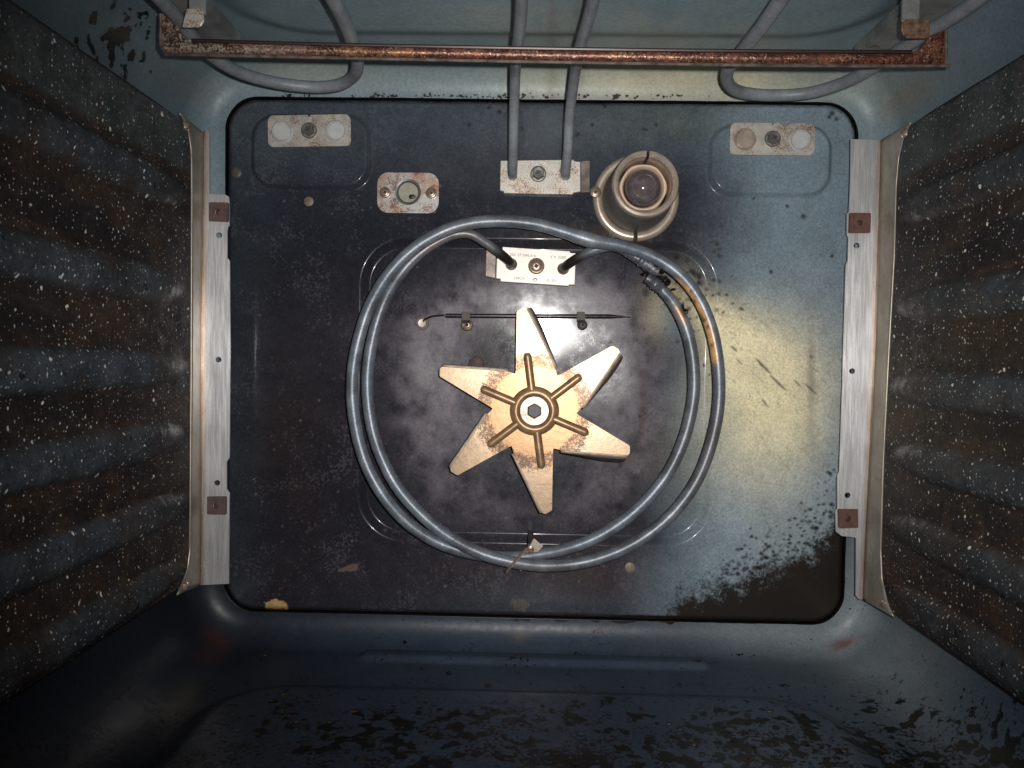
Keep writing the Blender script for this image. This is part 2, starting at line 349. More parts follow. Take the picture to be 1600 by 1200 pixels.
# cream scorch plume from the burst element
dx, dy = u - 1062, v - 452; ang = np.degrees(np.arctan2(dy, dx)); rr = np.hypot(dx, dy)
pl = np.exp(-((ang - 36 - 0.06 * rr) / 27) ** 2) * ss(rr, -20, 60) * (1 - ss(rr, 130 + 90 * n1, 390))
c = lay(c, np.clip(1.15 * pl + 0.25 * G(u, v, 1220, 700, 80, 150), 0, 0.97), (0.84, 0.755, 0.49))
c = lay(c, np.clip(0.75 * G(u, v, 1060, 465, 42, 40) + 0.5 * G(u, v, 1032, 490, 26, 40), 0, 0.85), (0.42, 0.38, 0.25))
c = lay(c, 0.7 * G(u, v, 1052, 505, 20, 50, -20), (0.12, 0.16, 0.21))
c = lay(c, 0.6 * G(u, v, 1268, 600, 7, 80), (0.24, 0.19, 0.15))
c = lay(c, 0.7 * G(u, v, 940, 375, 65, 12) * (0.4 + n3), (0.075, 0.05, 0.022))
c = lay(c, 0.6 * G(u, v, 890, 360, 60, 10) * (0.4 + n3), (0.06, 0.045, 0.025))
c = lay(c, 0.9 * (G(u, v, 1055, 470, 8, 22, -25) > .5), (0.36, 0.23, 0.10))
rs = np.random.RandomState(11)
for (a, b, e, g, wd) in [(1181, 560, 1205, 585, 2.6), (1203, 586, 1228, 610, 2.6), (1240, 593, 1252, 605, 1.8), (1256, 598, 1276, 616, 1.8), (1142, 540, 1152, 550, 2.4),
                         (1190, 623, 1201, 637, 2.0), (1155, 480, 1164, 486, 2), (1264, 555, 1271, 560, 1.8), (1118, 458, 1127, 462, 1.8), (1150, 560, 1160, 570, 1.3)]:
    c = lay(c, 0.8 * seg_mask(u, v, a, b, e, g, wd), (0.05, 0.05, 0.055))
for i in range(110):
    an = math.radians(rs.uniform(8, 62)); q = rs.uniform(40, 330) ** 1.0; a = 1062 + q * math.cos(an); b = 452 + q * math.sin(an); ln = rs.uniform(4, 15)
    c = lay(c, rs.uniform(0.15, 0.5) * seg_mask(u, v, a, b, a + ln * math.cos(an), b + ln * math.sin(an), rs.uniform(1.0, 1.7)), (0.09, 0.09, 0.085))
for i in range(85):
    a = rs.normal(1082, 32); b = rs.normal(462, 55); q = rs.uniform(1.2, 3.6)
    c = lay(c, rs.uniform(0.5, 0.95) * np.clip(1.5 - np.hypot(u - a, v - b) / q, 0, 1), (0.045, 0.04, 0.035))
for (a, b, q) in [(1057, 402, 4), (1081, 424, 4.5), (1085, 428, 4), (1092, 431, 5), (1093, 442, 4.5), (1230, 322, 2.6), (1178, 310, 2), (1255, 338, 4), (1205, 425, 3), (1300, 400, 3), (1300, 177, 4), (1296, 183, 3), (1307, 186, 3),
                  (1025, 195, 2.5), (1006, 202, 2), (1010, 203, 2), (925, 195, 3), (945, 165, 3), (995, 402, 3), (780, 175, 3.5), (764, 168, 3), (733, 195, 3), (816, 200, 3), (902, 210, 4), (1010, 457, 6), (1000, 650, 3)]:
    c = lay(c, 0.85 * np.clip(1.5 - np.hypot(u - a, v - b) / q, 0, 1), (0.02, 0.02, 0.022))
for i in range(260):   # soot spatter thinning out above the sooted corner
    a = rs.uniform(1120, 1312); b = np.interp(a, [1020, 1080, 1150, 1230, 1290, 1330], [958, 918, 890, 868, 830, 760]) + 10 - abs(rs.normal(0, 38)) * (0.35 + (a - 1120) / 190); q = rs.uniform(0.9, 3.4) * (0.5 + 0.5 * rs.rand())
    c = lay(c, rs.uniform(0.5, 0.95) * np.clip(1.5 - np.hypot((u - a) / 1.3, v - b) / q, 0, 1), (0.022, 0.018, 0.016))
for i in range(90):   # chipped pale flecks
    a = rs.uniform(380, 1080); b = rs.uniform(260, 940); q = rs.uniform(0.8, 2.2)
    c = lay(c, rs.uniform(0.2, 0.6) * np.clip(1.5 - np.hypot(u - a, v - b) / q, 0, 1), (0.20, 0.20, 0.20))
c = lay(c, np.clip(ss(fbm(u / 12, v / 7, 4) + 0.9 * G(u, v, 435, 945, 32, 9, 14), 0.95, 1.05), 0, 1), (0.50, 0.33, 0.16))
c = lay(c, 0.55 * np.clip(ss(fbm(u / 12 + 7, v / 7, 4) + 0.9 * G(u, v, 545, 889, 20, 6, -10), 0.95, 1.1), 0, 1), (0.19, 0.14, 0.11))
c = lay(c, 0.5 * ss(fbm(u / 9 + 31, v / 9, 3) + 0.9 * G(u, v, 815, 942, 18, 14), 0.9, 1.2), (0.15, 0.12, 0.09))
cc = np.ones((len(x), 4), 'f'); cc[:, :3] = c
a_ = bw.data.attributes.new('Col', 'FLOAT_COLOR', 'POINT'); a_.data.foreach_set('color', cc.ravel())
line = np.interp(u, [960, 1020, 1080, 1150, 1230, 1290, 1330], [985, 958, 918, 890, 868, 830, 760])
soot_border = np.clip(0.42 + (v - line) / 150, 0, 1.2) * ss(u, 960, 1060)
soot_border = np.maximum(soot_border, 0.95 * np.exp(-((sP + 0.0015) / 0.0022) ** 2) * ss(v, 640, 860) * ss(u, 900, 1000))
soot_border = np.maximum(soot_border, 0.5 * np.exp(-((sP + 0.001) / 0.002) ** 2))  # also darker along the whole border of the back wall
fattr(bw.data, 'soot_border', soot_border)
fattr(bw.data, 'peck', np.clip(0.85 * G(u, v, 830, 560, 130, 75) + 0.8 * G(u, v, 770, 620, 60, 80) + 0.6 * G(u, v, 930, 560, 70, 60) + 0.8 * G(u, v, 1050, 455, 50, 60) + 0.55 * G(u, v, 700, 320, 250, 60), 0, 1))

# ------------------------------------------------------------------ cavity shell (ceiling, floor, side walls), swept from the back wall to the mouth
FR = 0.021; RC = PR + FR
cL, cR, cT, cB = pL - FR, pR + FR, pT + FR, pB - FR
def section(inset, n):
    hx, hz, r = PHX + FR - inset, PHZ + FR - inset, RC - inset
    pts = []
    seg = []
    q = n // 4; na = q // 4; ns = q - na
    # start at bottom-left corner end, going along the floor, right wall, ceiling, left wall
    cor = [(PCX + hx - r, PCZ - hz + r, -90), (PCX + hx - r, PCZ + hz - r, 0), (PCX - hx + r, PCZ + hz - r, 90), (PCX - hx + r, PCZ - hz + r, 180)]
    start = (PCX - hx + r, PCZ - hz)
    cur = start
    for k in range(4):
        ccx, ccz, a0 = cor[k]; e = (ccx + r * math.cos(math.radians(a0)), ccz + r * math.sin(math.radians(a0)))
        L = 250 if k % 2 == 0 else 60
        for i in range(L): t = i / L; pts.append((cur[0] + (e[0] - cur[0]) * t, cur[1] + (e[1] - cur[1]) * t)); seg.append(k)
        for i in range(28):
            a = math.radians(a0 + 90 * i / 28); pts.append((ccx + r * math.cos(a), ccz + r * math.sin(a))); seg.append(k if (k == 2 and i < 14 or k == 0 and i < 14 or k == 1 and i < 14 or k == 3 and i < 14) else (k + 1) % 4)
        cur = (ccx + r * math.cos(math.radians(a0 + 90)), ccz + r * math.sin(math.radians(a0 + 90)))
    return np.array(pts), np.array(seg)
levels = [(0.006, FR - 0.0005), (0.0, FR - 0.0005)] + [(-FR * (1 - math.cos(math.radians(a))), FR * (1 - math.sin(math.radians(a))) - 0.0005 * (1 - a / 90)) for a in (1.5, 4, 9, 18, 27, 36, 45, 54, 63, 72, 81, 90)] \
    + [(-FR - 0.42 * (i / 210), 0) for i in range(1, 211)]
# floor/ceiling beads are pushed in along Z
rows = []
for Y, ins in levels:
    p, sg = section(ins, 0); rows.append(np.stack([p[:, 0], np.full(len(p), Y), p[:, 1]], -1))
P = np.stack(rows); nl, ns_, _ = P.shape
X_, Y_, Z_ = P[..., 0], P[..., 1], P[..., 2]
flatf = np.exp(-((Z_ - cB) / 0.006) ** 2); flatc = np.exp(-((Z_ - cT) / 0.006) ** 2)
f0 = atz(560, 1026, cB); f1 = atz(1105, 1026, cB)
s = rr_sdf(X_, Y_, (f0.x + f1.x) / 2, f0.y, (f1.x - f0.x) / 2, 0.010, 0.009); Z_ += flatf * 0.0035 * (1 - ss(s, -0.006, 0))
yb = atz(850, 1086, cB).y; xr = atz(1330, 1150, cB).x
s = rr_sdf(X_, Y_, 0.0, yb - 0.25, xr, 0.25, 0.045); Z_ += flatf * 0.0045 * (1 - ss(s, -0.010, 0.008))
yc = atz(850, 50, cT).y; xl = atz(400, 20, cT).x; xr2 = atz(1350, 20, cT).x
s = rr_sdf(X_, Y_, (xl + xr2) / 2, yc - 0.25, (xr2 - xl) / 2 + 0.012, 0.25, 0.05); Z_ -= flatc * 0.0055 * (1 - ss(s, -0.016, 0.010))
y2 = atz(850, 106, cT).y
s = rr_sdf(X_, Y_, 0.015, y2, 0.13, 0.004, 0.004); Z_ += flatc * 0.002 * (1 - ss(s, -0.003, 0.003))
Z_ += 0.0006 * (fbm(X_ * 12 + 5, Y_ * 12 + 3, 3) - 0.5)
P = np.stack([X_, Y_, Z_], -1)
def shell_part(name, ks):
    cols = np.nonzero(np.isin(sg, ks))[0]
    if ks == [0]:                                       # wraps round the list end
        hi = cols[cols > len(sg) // 2]; lo = cols[cols < len(sg) // 2]; cols = np.concatenate([hi, lo])
    nxt = (cols[-1] + 1) % len(sg); cols = np.append(cols, nxt)
    Q = P[:, cols].reshape(-1, 3)
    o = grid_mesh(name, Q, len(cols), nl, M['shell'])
    props(o, kind='structure')
    u, v = proj(Q); n1 = fbm(u / 70, v / 70, 4); n2 = fbm(u / 25 + 11, v / 18, 4); n3 = fbm(u / 10 + 5, v / 6, 4)
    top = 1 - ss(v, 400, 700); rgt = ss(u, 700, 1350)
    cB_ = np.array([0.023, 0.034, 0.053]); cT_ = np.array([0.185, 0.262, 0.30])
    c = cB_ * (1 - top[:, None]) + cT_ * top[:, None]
    c = lay(c, 0.85 * (1 - top) * (1 - ss(u, 200, 760)), (0.013, 0.015, 0.021))  # floor colour darkened towards the left for the corner falloff of the light
    c = lay(c, np.clip(top * 0.85 * (G(u, v, 1060, 125, 260, 45)) * (0.6 + 0.7 * n1) + top * 0.45 * G(u, v, 900, 40, 300, 40) * n1, 0, 1), (0.56, 0.52, 0.35))
    c = lay(c, np.clip(top * 0.4 * G(u, v, 480, 110, 130, 30), 0, 1), (0.42, 0.39, 0.27))
    c = lay(c, np.clip(top * 0.5 * G(u, v, 1420, 150, 60, 24, -35) + top * 0.35 * G(u, v, 290, 130, 60, 24, 30), 0, 1), (0.28, 0.20, 0.13))
    for (a, b) in [(862, 60), (905, 60)]:
        c = lay(c, top * 0.35 * np.exp(-((u - a) / 9) ** 2) * (1 - ss(v, 150, 160)), (0.15, 0.13, 0.085))
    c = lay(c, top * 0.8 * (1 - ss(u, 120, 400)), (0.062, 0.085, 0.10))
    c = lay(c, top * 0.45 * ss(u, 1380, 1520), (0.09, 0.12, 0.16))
    low = 1 - top
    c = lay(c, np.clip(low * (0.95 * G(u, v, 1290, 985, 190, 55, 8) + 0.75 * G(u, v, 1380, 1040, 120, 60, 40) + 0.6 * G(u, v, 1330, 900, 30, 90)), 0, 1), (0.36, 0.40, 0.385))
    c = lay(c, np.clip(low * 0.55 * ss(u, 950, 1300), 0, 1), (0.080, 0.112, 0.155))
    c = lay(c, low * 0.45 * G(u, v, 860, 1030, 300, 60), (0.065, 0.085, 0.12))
    c = lay(c, np.clip(low * 0.8 * G(u, v, 275, 1110, 50, 22, -52) * (0.5 + n2), 0, 1), (0.075, 0.065, 0.055))  # faint tan reflection painted into the floor colour at near left
    c = lay(c, np.clip(low * (0.7 * G(u, v, 340, 1000, 25, 14, 30) + 0.5 * G(u, v, 325, 1025, 20, 12)) * n2 * 1.5, 0, 1), (0.10, 0.035, 0.025))
    c = lay(c, np.clip(low * 1.0 * G(u, v, 1316, 1006, 20, 6, -22), 0, 1), (0.16, 0.045, 0.035))
    c = lay(c, low * 0.6 * G(u, v, 812, 992, 16, 10) * n3 * 1.6, (0.16, 0.13, 0.09))
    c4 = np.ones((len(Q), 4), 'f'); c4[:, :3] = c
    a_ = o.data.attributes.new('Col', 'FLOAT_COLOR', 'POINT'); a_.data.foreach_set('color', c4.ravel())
    # density of the spilt grease and burnt spots
    g = low * (0.30 + 0.46 * ss(v, 985, 1190)) * (0.75 + 0.35 * ss(u, 250, 900)) + low * 0.12 * G(u, v, 500, 1100, 260, 60)
    g = g + low * 0.9 * np.exp(-((v - 969) / 5.0) ** 2) * ss(u, 350, 500) * (1 - ss(u, 1270, 1300)) * (0.4 + 0.6 * rgt)
    g = g * (1 - 0.75 * G(u, v, 1450, 1010, 60, 60))
    g = np.maximum(g, top * 0.84 * G(u, v, 185, 70, 110, 110))
    fk = top * (0.80 * np.exp(-((v - 150) / 10) ** 2) * (1 - 0.45 * ss(u, 1050, 1200)) * ss(u, 380, 440) * (1 - ss(u, 1290, 1320)) + 0.3 * G(u, v, 330, 200, 60, 90)) + low * (0.52 + 0.24 * ss(v, 1000, 1200))
    fattr(o.data, 'fleck', fk)
    g = np.maximum(g, 1.3 * (Q[:, 1] > -0.000002))  # dark line at the gap round the back wall
    fattr(o.data, 'grime_gap', g)
    return o
shell_part('oven_floor', [0]); shell_part('oven_ceiling', [2])
shell_part('oven_right_wall', [1]); shell_part('oven_left_wall', [3])

# ------------------------------------------------------------------ mesh helpers
def lathe(bm, c, prof, n=40, axis=Vector((0, -1, 0)), ref=None, rot=0.0):
    ax = axis.normalized(); e1 = (ref or Vector((1, 0, 0))); e1 = (e1 - ax * e1.dot(ax)).normalized(); e2 = ax.cross(e1)
    rings = []
    for r, hh in prof:
        if r < 1e-6: rings.append([bm.verts.new(c + ax * hh)])
        else: rings.append([bm.verts.new(c + ax * hh + (e1 * math.cos(2 * math.pi * i / n + rot) + e2 * math.sin(2 * math.pi * i / n + rot)) * r) for i in range(n)])
    for a, b in zip(rings, rings[1:]):
        for i in range(n):
            j = (i + 1) % n
            if len(a) == 1 and len(b) == 1: continue
            if len(a) == 1: bm.faces.new((a[0], b[i], b[j]))
            elif len(b) == 1: bm.faces.new((a[i], a[j], b[0]))
            else: bm.faces.new((a[i], a[j], b[j], b[i]))
def crom(pts, n=8):
    P = [Vector(p) for p in pts]; out = []
    P = [P[0] * 2 - P[1]] + P + [P[-1] * 2 - P[-2]]
    for i in range(1, len(P) - 2):
        for k in range(n):
            t = k / n; a, b, c, d = P[i - 1:i + 3]
            out.append(0.5 * ((2 * b) + (c - a) * t + (2 * a - 5 * b + 4 * c - d) * t * t + (3 * b - a - 3 * c + d) * t ** 3))
    out.append(P[-2]); return out
def tube(bm, pts, r, n=16, cap=True, jitter=0.0, flat=1.0):
    rings = []; N_ = None
    for i, p in enumerate(pts):
        t = (pts[min(i + 1, len(pts) - 1)] - pts[max(i - 1, 0)]).normalized()
        if N_ is None: N_ = t.orthogonal().normalized()
        N_ = (N_ - t * N_.dot(t)).normalized(); B_ = t.cross(N_)
        rr = r(i / (len(pts) - 1)) if callable(r) else r
        rr *= 1 + random.uniform(-jitter, jitter)
        rings.append([bm.verts.new(p + (N_ * math.cos(2 * math.pi * k / n) + B_ * math.sin(2 * math.pi * k / n)) * rr * (1 + random.uniform(-jitter, jitter) * 0.6)) for k in range(n)])
    for a, b in zip(rings, rings[1:]):
        for k in range(n): bm.faces.new((a[k], a[(k + 1) % n], b[(k + 1) % n], b[k]))
    if cap: bm.faces.new(rings[0]); bm.faces.new(rings[-1])
def prism(bm, poly, y0, y1, holes=()):
    """poly and holes: lists of Vectors (x, z used); y0 the side away from the camera, y1 the side facing it"""
    loops = [[Vector((p.x, 0, p.z)) for p in poly]] + [[Vector((p.x, 0, p.z)) for p in hh] for hh in holes]
    tris = tessellate_polygon([[Vector((p.x, p.z, 0)) for p in lp] for lp in loops])
    flat = [p for lp in loops for p in lp]
    A = [bm.verts.new((p.x, y1, p.z)) for p in flat]; B = [bm.verts.new((p.x, y0, p.z)) for p in flat]
    for t in tris:
        try: bm.faces.new([A[i] for i in t]); bm.faces.new([B[i] for i in reversed(t)])
        except ValueError: pass
    o = 0
    for lp in loops:
        n = len(lp)
        for i in range(n):
            j = (i + 1) % n
            bm.faces.new((A[o + i], A[o + j], B[o + j], B[o + i]))
        o += n
    es = [e for e in bm.edges if len(e.link_faces) == 2 and all(abs(f.normal.y) > 0.9 for f in e.link_faces)]
def dice(bm, step, stepx=None):
    for ax, st in ((0, stepx or step), (2, step)):
        lo = min(v_.co[ax] for v_ in bm.verts); hi = max(v_.co[ax] for v_ in bm.verts); q = lo + st
        while q < hi - st * 0.3:
            no = Vector((0, 0, 0)); no[ax] = 1; p0 = Vector((0, 0, 0)); p0[ax] = q
            bmesh.ops.bisect_plane(bm, geom=bm.verts[:] + bm.edges[:] + bm.faces[:], plane_co=p0, plane_no=no); q += st
def circ(c, r, n=20): return [Vector((c.x + r * math.cos(2 * math.pi * i / n), c.y, c.z + r * math.sin(2 * math.pi * i / n))) for i in range(n)]
def rrect(c, hx, hz, r, rot=0.0, n=7):
    out = []
    for sx, sz, a0 in ((1, 1, 0), (-1, 1, 90), (-1, -1, 180), (1, -1, 270)):
        for i in range(n + 1):
            a = math.radians(a0 + 90 * i / n); x_ = sx * (hx - r) + r * math.cos(a); z_ = sz * (hz - r) + r * math.sin(a)
            out.append(Vector((c.x + x_ * math.cos(rot) - z_ * math.sin(rot), c.y, c.z + x_ * math.sin(rot) + z_ * math.cos(rot))))
    return out
def blob(bm, c, r, sc=(1, 1, 1), jit=0.35, sub=2):
    res = bmesh.ops.create_icosphere(bm, subdivisions=sub, radius=r)
    for vv in res['verts']:
        k = 1 + random.uniform(-jit, jit); vv.co = Vector((vv.co.x * sc[0] * k, vv.co.y * sc[1] * k, vv.co.z * sc[2] * k)) + c
def screw(parent, c, r, mat=None, hgt=0.0022, rot=0.3, name='screw'):
    """round head with a square socket"""
    bm = bmesh.new(); lathe(bm, c, [(r * 0.98, -0.0004), (r, hgt * 0.45), (r * 0.86, hgt * 0.8), (r * 0.72, hgt * 0.86), (r * 0.62, hgt * 0.62), (r * 0.50, hgt * 0.74), (r * 0.30, hgt * 0.76)], 28)
    o = obj(name, bm, mat or M['brass_screw'], parent)
    bm = bmesh.new(); lathe(bm, c, [(r * 0.31, hgt * 0.76), (r * 0.27, hgt * 0.25), (0, hgt * 0.25)], 4, rot=rot)
    s = obj('socket', bm, M['recess'], parent); s.parent = o
    return o
def hexbolt(parent, c, r, mat=None, name='bolt'):
    bm = bmesh.new(); lathe(bm, c, [(r, -0.0005), (r, 0.0008), (r * 0.93, 0.0012), (r * 0.80, 0.0013)], 32)
    lathe(bm, c, [(r * 0.80, 0.0012), (r * 0.80, 0.0042), (r * 0.70, 0.0048), (r * 0.36, 0.0046), (r * 0.30, 0.0040), (0, 0.0040)], 6, rot=0.5)
    o = obj(name, bm, mat or M['bolt'], parent, angle=25)
    bm = bmesh.new()
    for a in (0.5, 0.5 + math.pi / 2):
        cc_ = Vector((c.x, 0, c.z)); prism(bm, rrect(Vector((c.x, 0, c.z)), r * 0.30, r * 0.07, r * 0.05, a, 3), c.y - 0.0039, c.y - 0.0044 - a * 0.00004)
    s = obj('socket', bm, M['recess'], parent); s.parent = o
    return o

# ------------------------------------------------------------------ enamelled side liners
def liner(name, X, tp, bt, back, label):
    zt = tp; zb = bt
    nz, nyy = 330, 260
    zz = np.linspace(zb, zt, nz); bk = np.array([(p.z, p.y) for p in back]); bk = bk[np.argsort(bk[:, 0])]
    yb_ = np.interp(zz, bk[:, 0], bk[:, 1])
    t = np.linspace(0, 1, nyy) ** 1.25
    Yg = yb_[:, None] * (1 - t) + (-0.455) * t; Zg = np.repeat(zz[:, None], nyy, 1)
    sgn = 1 if X < 0 else -1
    bead = np.zeros_like(Yg); hh = np.zeros_like(Yg)
    for i, zc in enumerate([0.099, 0.040, -0.010, -0.053, -0.097, -0.139]):
        zc2 = zc + (0.0015 if X < 0 else -0.003)
        hw = 0.0118
        yend = -0.060 - 0.004 * (i % 2)
        e = np.maximum(0, (Yg - (yend - 0.055)) / 0.066)
        d2 = ((Zg - zc2) / hw) ** 2 + e ** 2
        b = np.clip(1 - d2, 0, 1); prof = b * b * (3 - 2 * b)
        hh += 0.0042 * prof; bead = np.maximum(bead, ss(np.clip(1 - d2, 0, 1), 0.05, 0.75))
    hh += 0.0009 * (fbm(Yg * 22, Zg * 22, 3) - 0.5)
    hh -= 0.004 * ss(np.abs(Zg - (zt + zb) / 2), (zt - zb) / 2 - 0.004, (zt - zb) / 2)      # rolled top and bottom edge
    hh -= 0.0015 * (1 - ss(yb_[:, None] - Yg, 0, 0.002))
    P = np.stack([X + sgn * hh, Yg, Zg], -1).reshape(-1, 3)
    o = grid_mesh(name, P, nyy, nz, M['liner'])
    m = o.modifiers.new('s', 'SOLIDIFY'); m.thickness = 0.0012; m.offset = -1 if False else 0
    zf = Zg.ravel(); yf = Yg.ravel(); bd = bead.ravel()
    n1 = fbm(yf * 30, zf * 60, 4); n2 = fbm(yf * 90, zf * 120, 4)
    c = np.tile(np.array([0.032, 0.0255, 0.0235]), (len(zf), 1))
    c = lay(c, np.clip(0.6 * ss(n1, 0.45, 0.7), 0, 1), (0.052, 0.030, 0.018))
    n4 = fbm(yf * 14 + 9, zf * 70, 4); c = lay(c, np.clip(0.75 * ss(n4, 0.48, 0.62) * (1 - bd), 0, 1), (0.014, 0.0125, 0.014))
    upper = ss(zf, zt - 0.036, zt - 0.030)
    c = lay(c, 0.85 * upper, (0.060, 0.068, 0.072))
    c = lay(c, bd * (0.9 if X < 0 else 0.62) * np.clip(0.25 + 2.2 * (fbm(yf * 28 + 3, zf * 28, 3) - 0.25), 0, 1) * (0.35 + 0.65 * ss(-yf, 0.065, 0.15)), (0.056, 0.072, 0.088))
    c = lay(c, 0.5 * np.clip(ss(n2, 0.5, 0.7) * (1 - bd) * ss(-zf, 0.0, 0.1), 0, 1), (0.065, 0.036, 0.018))
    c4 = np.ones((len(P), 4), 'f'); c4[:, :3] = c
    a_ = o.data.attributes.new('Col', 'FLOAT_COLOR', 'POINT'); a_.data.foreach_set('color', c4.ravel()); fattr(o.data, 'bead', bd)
    props(o, label, 'oven liner'); return o
XL = at(299, 560, -0.046).x; XR = at(1388, 560, -0.046).x
lb = [atx(a, b, XL) for a, b in [(262, 166), (276, 178), (288, 196), (296, 218), (299, 245), (299, 320), (298, 600), (296, 860), (293, 888), (284, 912), (268, 932), (262, 938)]]
rb = [atx(a, b, XR) for a, b in [(1440, 178), (1426, 190), (1413, 212), (1404, 245), (1400, 290), (1398, 400), (1389, 560), (1381, 720), (1377, 860), (1379, 905), (1388, 945), (1402, 968)]]
liner('ribbed_side_liner', XL, lb[0].z, lb[-1].z, lb, 'white speckled ribbed liner on the left wall with smooth bluish ribs')
liner('ribbed_side_liner', XR, rb[0].z, rb[-1].z, rb, 'white speckled brownish ribbed liner on the right wall beside the lamp')

# ------------------------------------------------------------------ steel rails holding the liners
def strip3(bm, A, B):
    va = [bm.verts.new(p) for p in A]; vb = [bm.verts.new(p) for p in B]
    for i in range(len(A) - 1): bm.faces.new((va[i], va[i + 1], vb[i + 1], vb[i]))
def densify(pts, n=10):
    out = []
    for a, b in zip(pts, pts[1:]): out += [a + (b - a) * (k / n) for k in range(n)]
    return out + [pts[-1]]
def rail(label, plate, bend, edge, holes, washers, wmat, bolts, X, side):
    YR = -0.028
    root = thing('liner_rail', at(plate[0][0], 560, YR), label, 'mounting rail')
    bm = bmesh.new(); prism(bm, [at(a, b, YR) for a, b in plate], YR + 0.0006, YR - 0.0006, [circ(at(a, b, YR), 0.0019, 14) for a, b in holes])
    dice(bm, 0.006, 0.0013)
    tl = lambda x_: side * (x_ - at(bend[2][0], 560, YR).x) * 0.19
    for v_ in bm.verts: v_.co.y += tl(v_.co.x)
    o = obj('face_plate', bm, M['rail'], root)
    bu = np.array([p[0] for p in bend]); bv = np.array([p[1] for p in bend])
    def pf(u, v, P):
        d = (u - np.interp(v, bv, bu)) * side; n = fbm(u / 5, v / 9, 4); n2 = fbm(u / 14 + 3, v / 50, 3)
        c = np.tile(np.array([0.80, 0.795, 0.80]), (len(u), 1)) * (0.86 + 0.26 * n2)[:, None]
        return lay(c, np.clip((1 - ss(d, 1, 11)) * (0.25 + 0.9 * n), 0, 1), (0.46, 0.31, 0.20))
    paint(o, pf, root.location)
    # angled flange from the fold to the liner
    bp = densify([at(a, b, YR) for a, b in bend], 24); ep = densify([atx(a, b, X) for a, b in edge], 8)
    n = 120
    def resamp(pts, n):
        L = [0]
        for a, b in zip(pts, pts[1:]): L.append(L[-1] + (b - a).length)
        out = []; T = np.linspace(0, L[-1], n); arr = np.array([list(p) for p in pts])
        return [Vector((np.interp(t, L, arr[:, 0]), np.interp(t, L, arr[:, 1]), np.interp(t, L, arr[:, 2]))) for t in T]
    A_ = resamp(bp, n); B_ = resamp(ep, n); bm = bmesh.new(); K = 8; vs = []
    for k in range(K + 1): vs.append([bm.verts.new(a.lerp(b, k / K)) for a, b in zip(A_, B_)])
    for k in range(K):
        for i in range(n - 1): bm.faces.new((vs[k][i], vs[k][i + 1], vs[k + 1][i + 1], vs[k + 1][i]))
    o = obj('angled_flange', bm, M['rail_rust'], root, solid=0.0012)
    def pg(u, v, P):
        d = -(u - np.interp(v, bv, bu)) * side; n2 = fbm(u / 14 + 8, v / 45, 4)
        c = np.tile(np.array([0.48, 0.43, 0.36]), (len(u), 1)) * (0.62 + 0.62 * n2)[:, None]
        return lay(c, np.clip((1 - ss(d, 0, 7)) * 0.8, 0, 1), (0.17, 0.10, 0.055))
    paint(o, pg, root.location)
    a = np.empty(len(o.data.vertices) * 3, 'f'); o.data.vertices.foreach_get('co', a); u, v = proj(a.reshape(-1, 3) + np.array(root.location))
    d = -(u - np.interp(v, bv, bu)) * side; fattr(o.data, 'rust', 1 - ss(d, -2, 8))
    for (a, b, w_, h_, r_) in washers:
        c = at(a, b, YR); ty = tl(c.x); hx = w_ / 2 * 0.43e-3; hz = h_ / 2 * 0.43e-3
        bm = bmesh.new(); prism(bm, rrect(c, hx, hz, 0.0008, r_, 3), YR + ty + 0.0004, YR + ty - 0.0020, [circ(c + Vector((-0.0005, 0, 0)), 0.0021, 12)])
        o = obj('fibre_washer', bm, wmat, root, smooth=False)
        bm = bmesh.new(); lathe(bm, Vector((c.x - 0.0005, YR + ty - 0.0009, c.z)), [(0.0021, 0), (0.0009, 0.0004), (0, 0.0005)], 12)
        s_ = obj('rivet_or_hole_disc', bm, M['recess'], root); s_.parent = o  # dark disc filling the washer hole, painted in place of its shade
    for (a, b) in bolts:
        p = atx(a, b, X); bm = bmesh.new(); lathe(bm, p, [(0.0030, -0.001), (0.0030, 0.0008), (0.0020, 0.0024), (0, 0.0028)], 20, axis=Vector((side * 0.55, -0.85, 0)))
        obj('rivet_or_hole_disc', bm, M['brass_screw'], root)
    return root
rail('pale rail left of the back wall, narrow at top and square at foot',
     [(318, 208), (321, 203), (325, 204), (327, 209), (327, 303), (350, 303), (355, 306), (356, 312), (356, 351), (353, 355), (353, 402), (356.5, 407), (357, 560), (356, 716), (352, 722), (352, 766), (356, 772), (355, 914), (313, 914), (314, 800), (315, 560), (317, 340)],
     [(318, 208), (317, 340), (315, 560), (314, 800), (313, 914)],
     [(280, 177), (287, 188), (294, 206), (298, 232), (299, 300), (298, 600), (296, 860), (293, 886), (287, 905), (276, 930)],
     [(341, 367), (340, 562), (338, 755)], [(341, 331, 30, 30, 0.0), (338, 790, 30, 29, 0.0)], M['fibre'], [(289, 197), (288, 916)], XL, 1)
rail('pale rail right of the back wall, square at top and stepped at foot',
     [(1333, 215), (1377, 219), (1376, 280), (1372, 400), (1366, 560), (1360, 700), (1353, 840), (1349, 937), (1343, 937), (1338, 931), (1339, 841), (1318, 839), (1310, 833), (1309, 803), (1312, 797), (1312, 746), (1315, 738), (1320, 600), (1325, 413), (1328, 406), (1329, 369), (1327, 365), (1327, 333), (1330, 329), (1332, 280)],
     [(1377, 219), (1376, 280), (1372, 400), (1366, 560), (1360, 700), (1353, 840), (1349, 937)],
     [(1425, 190), (1413, 214), (1405, 245), (1401, 290), (1398, 400), (1389, 560), (1381, 720), (1377, 860), (1379, 905), (1386, 938), (1397, 964)],
     [(1341, 383), (1334, 580), (1327, 775)], [(1345, 348, 32, 31, 0.0), (1327, 811, 30, 30, 0.05)], M['fibre_red'], [(1416, 208), (1384, 944)], XR, -1)

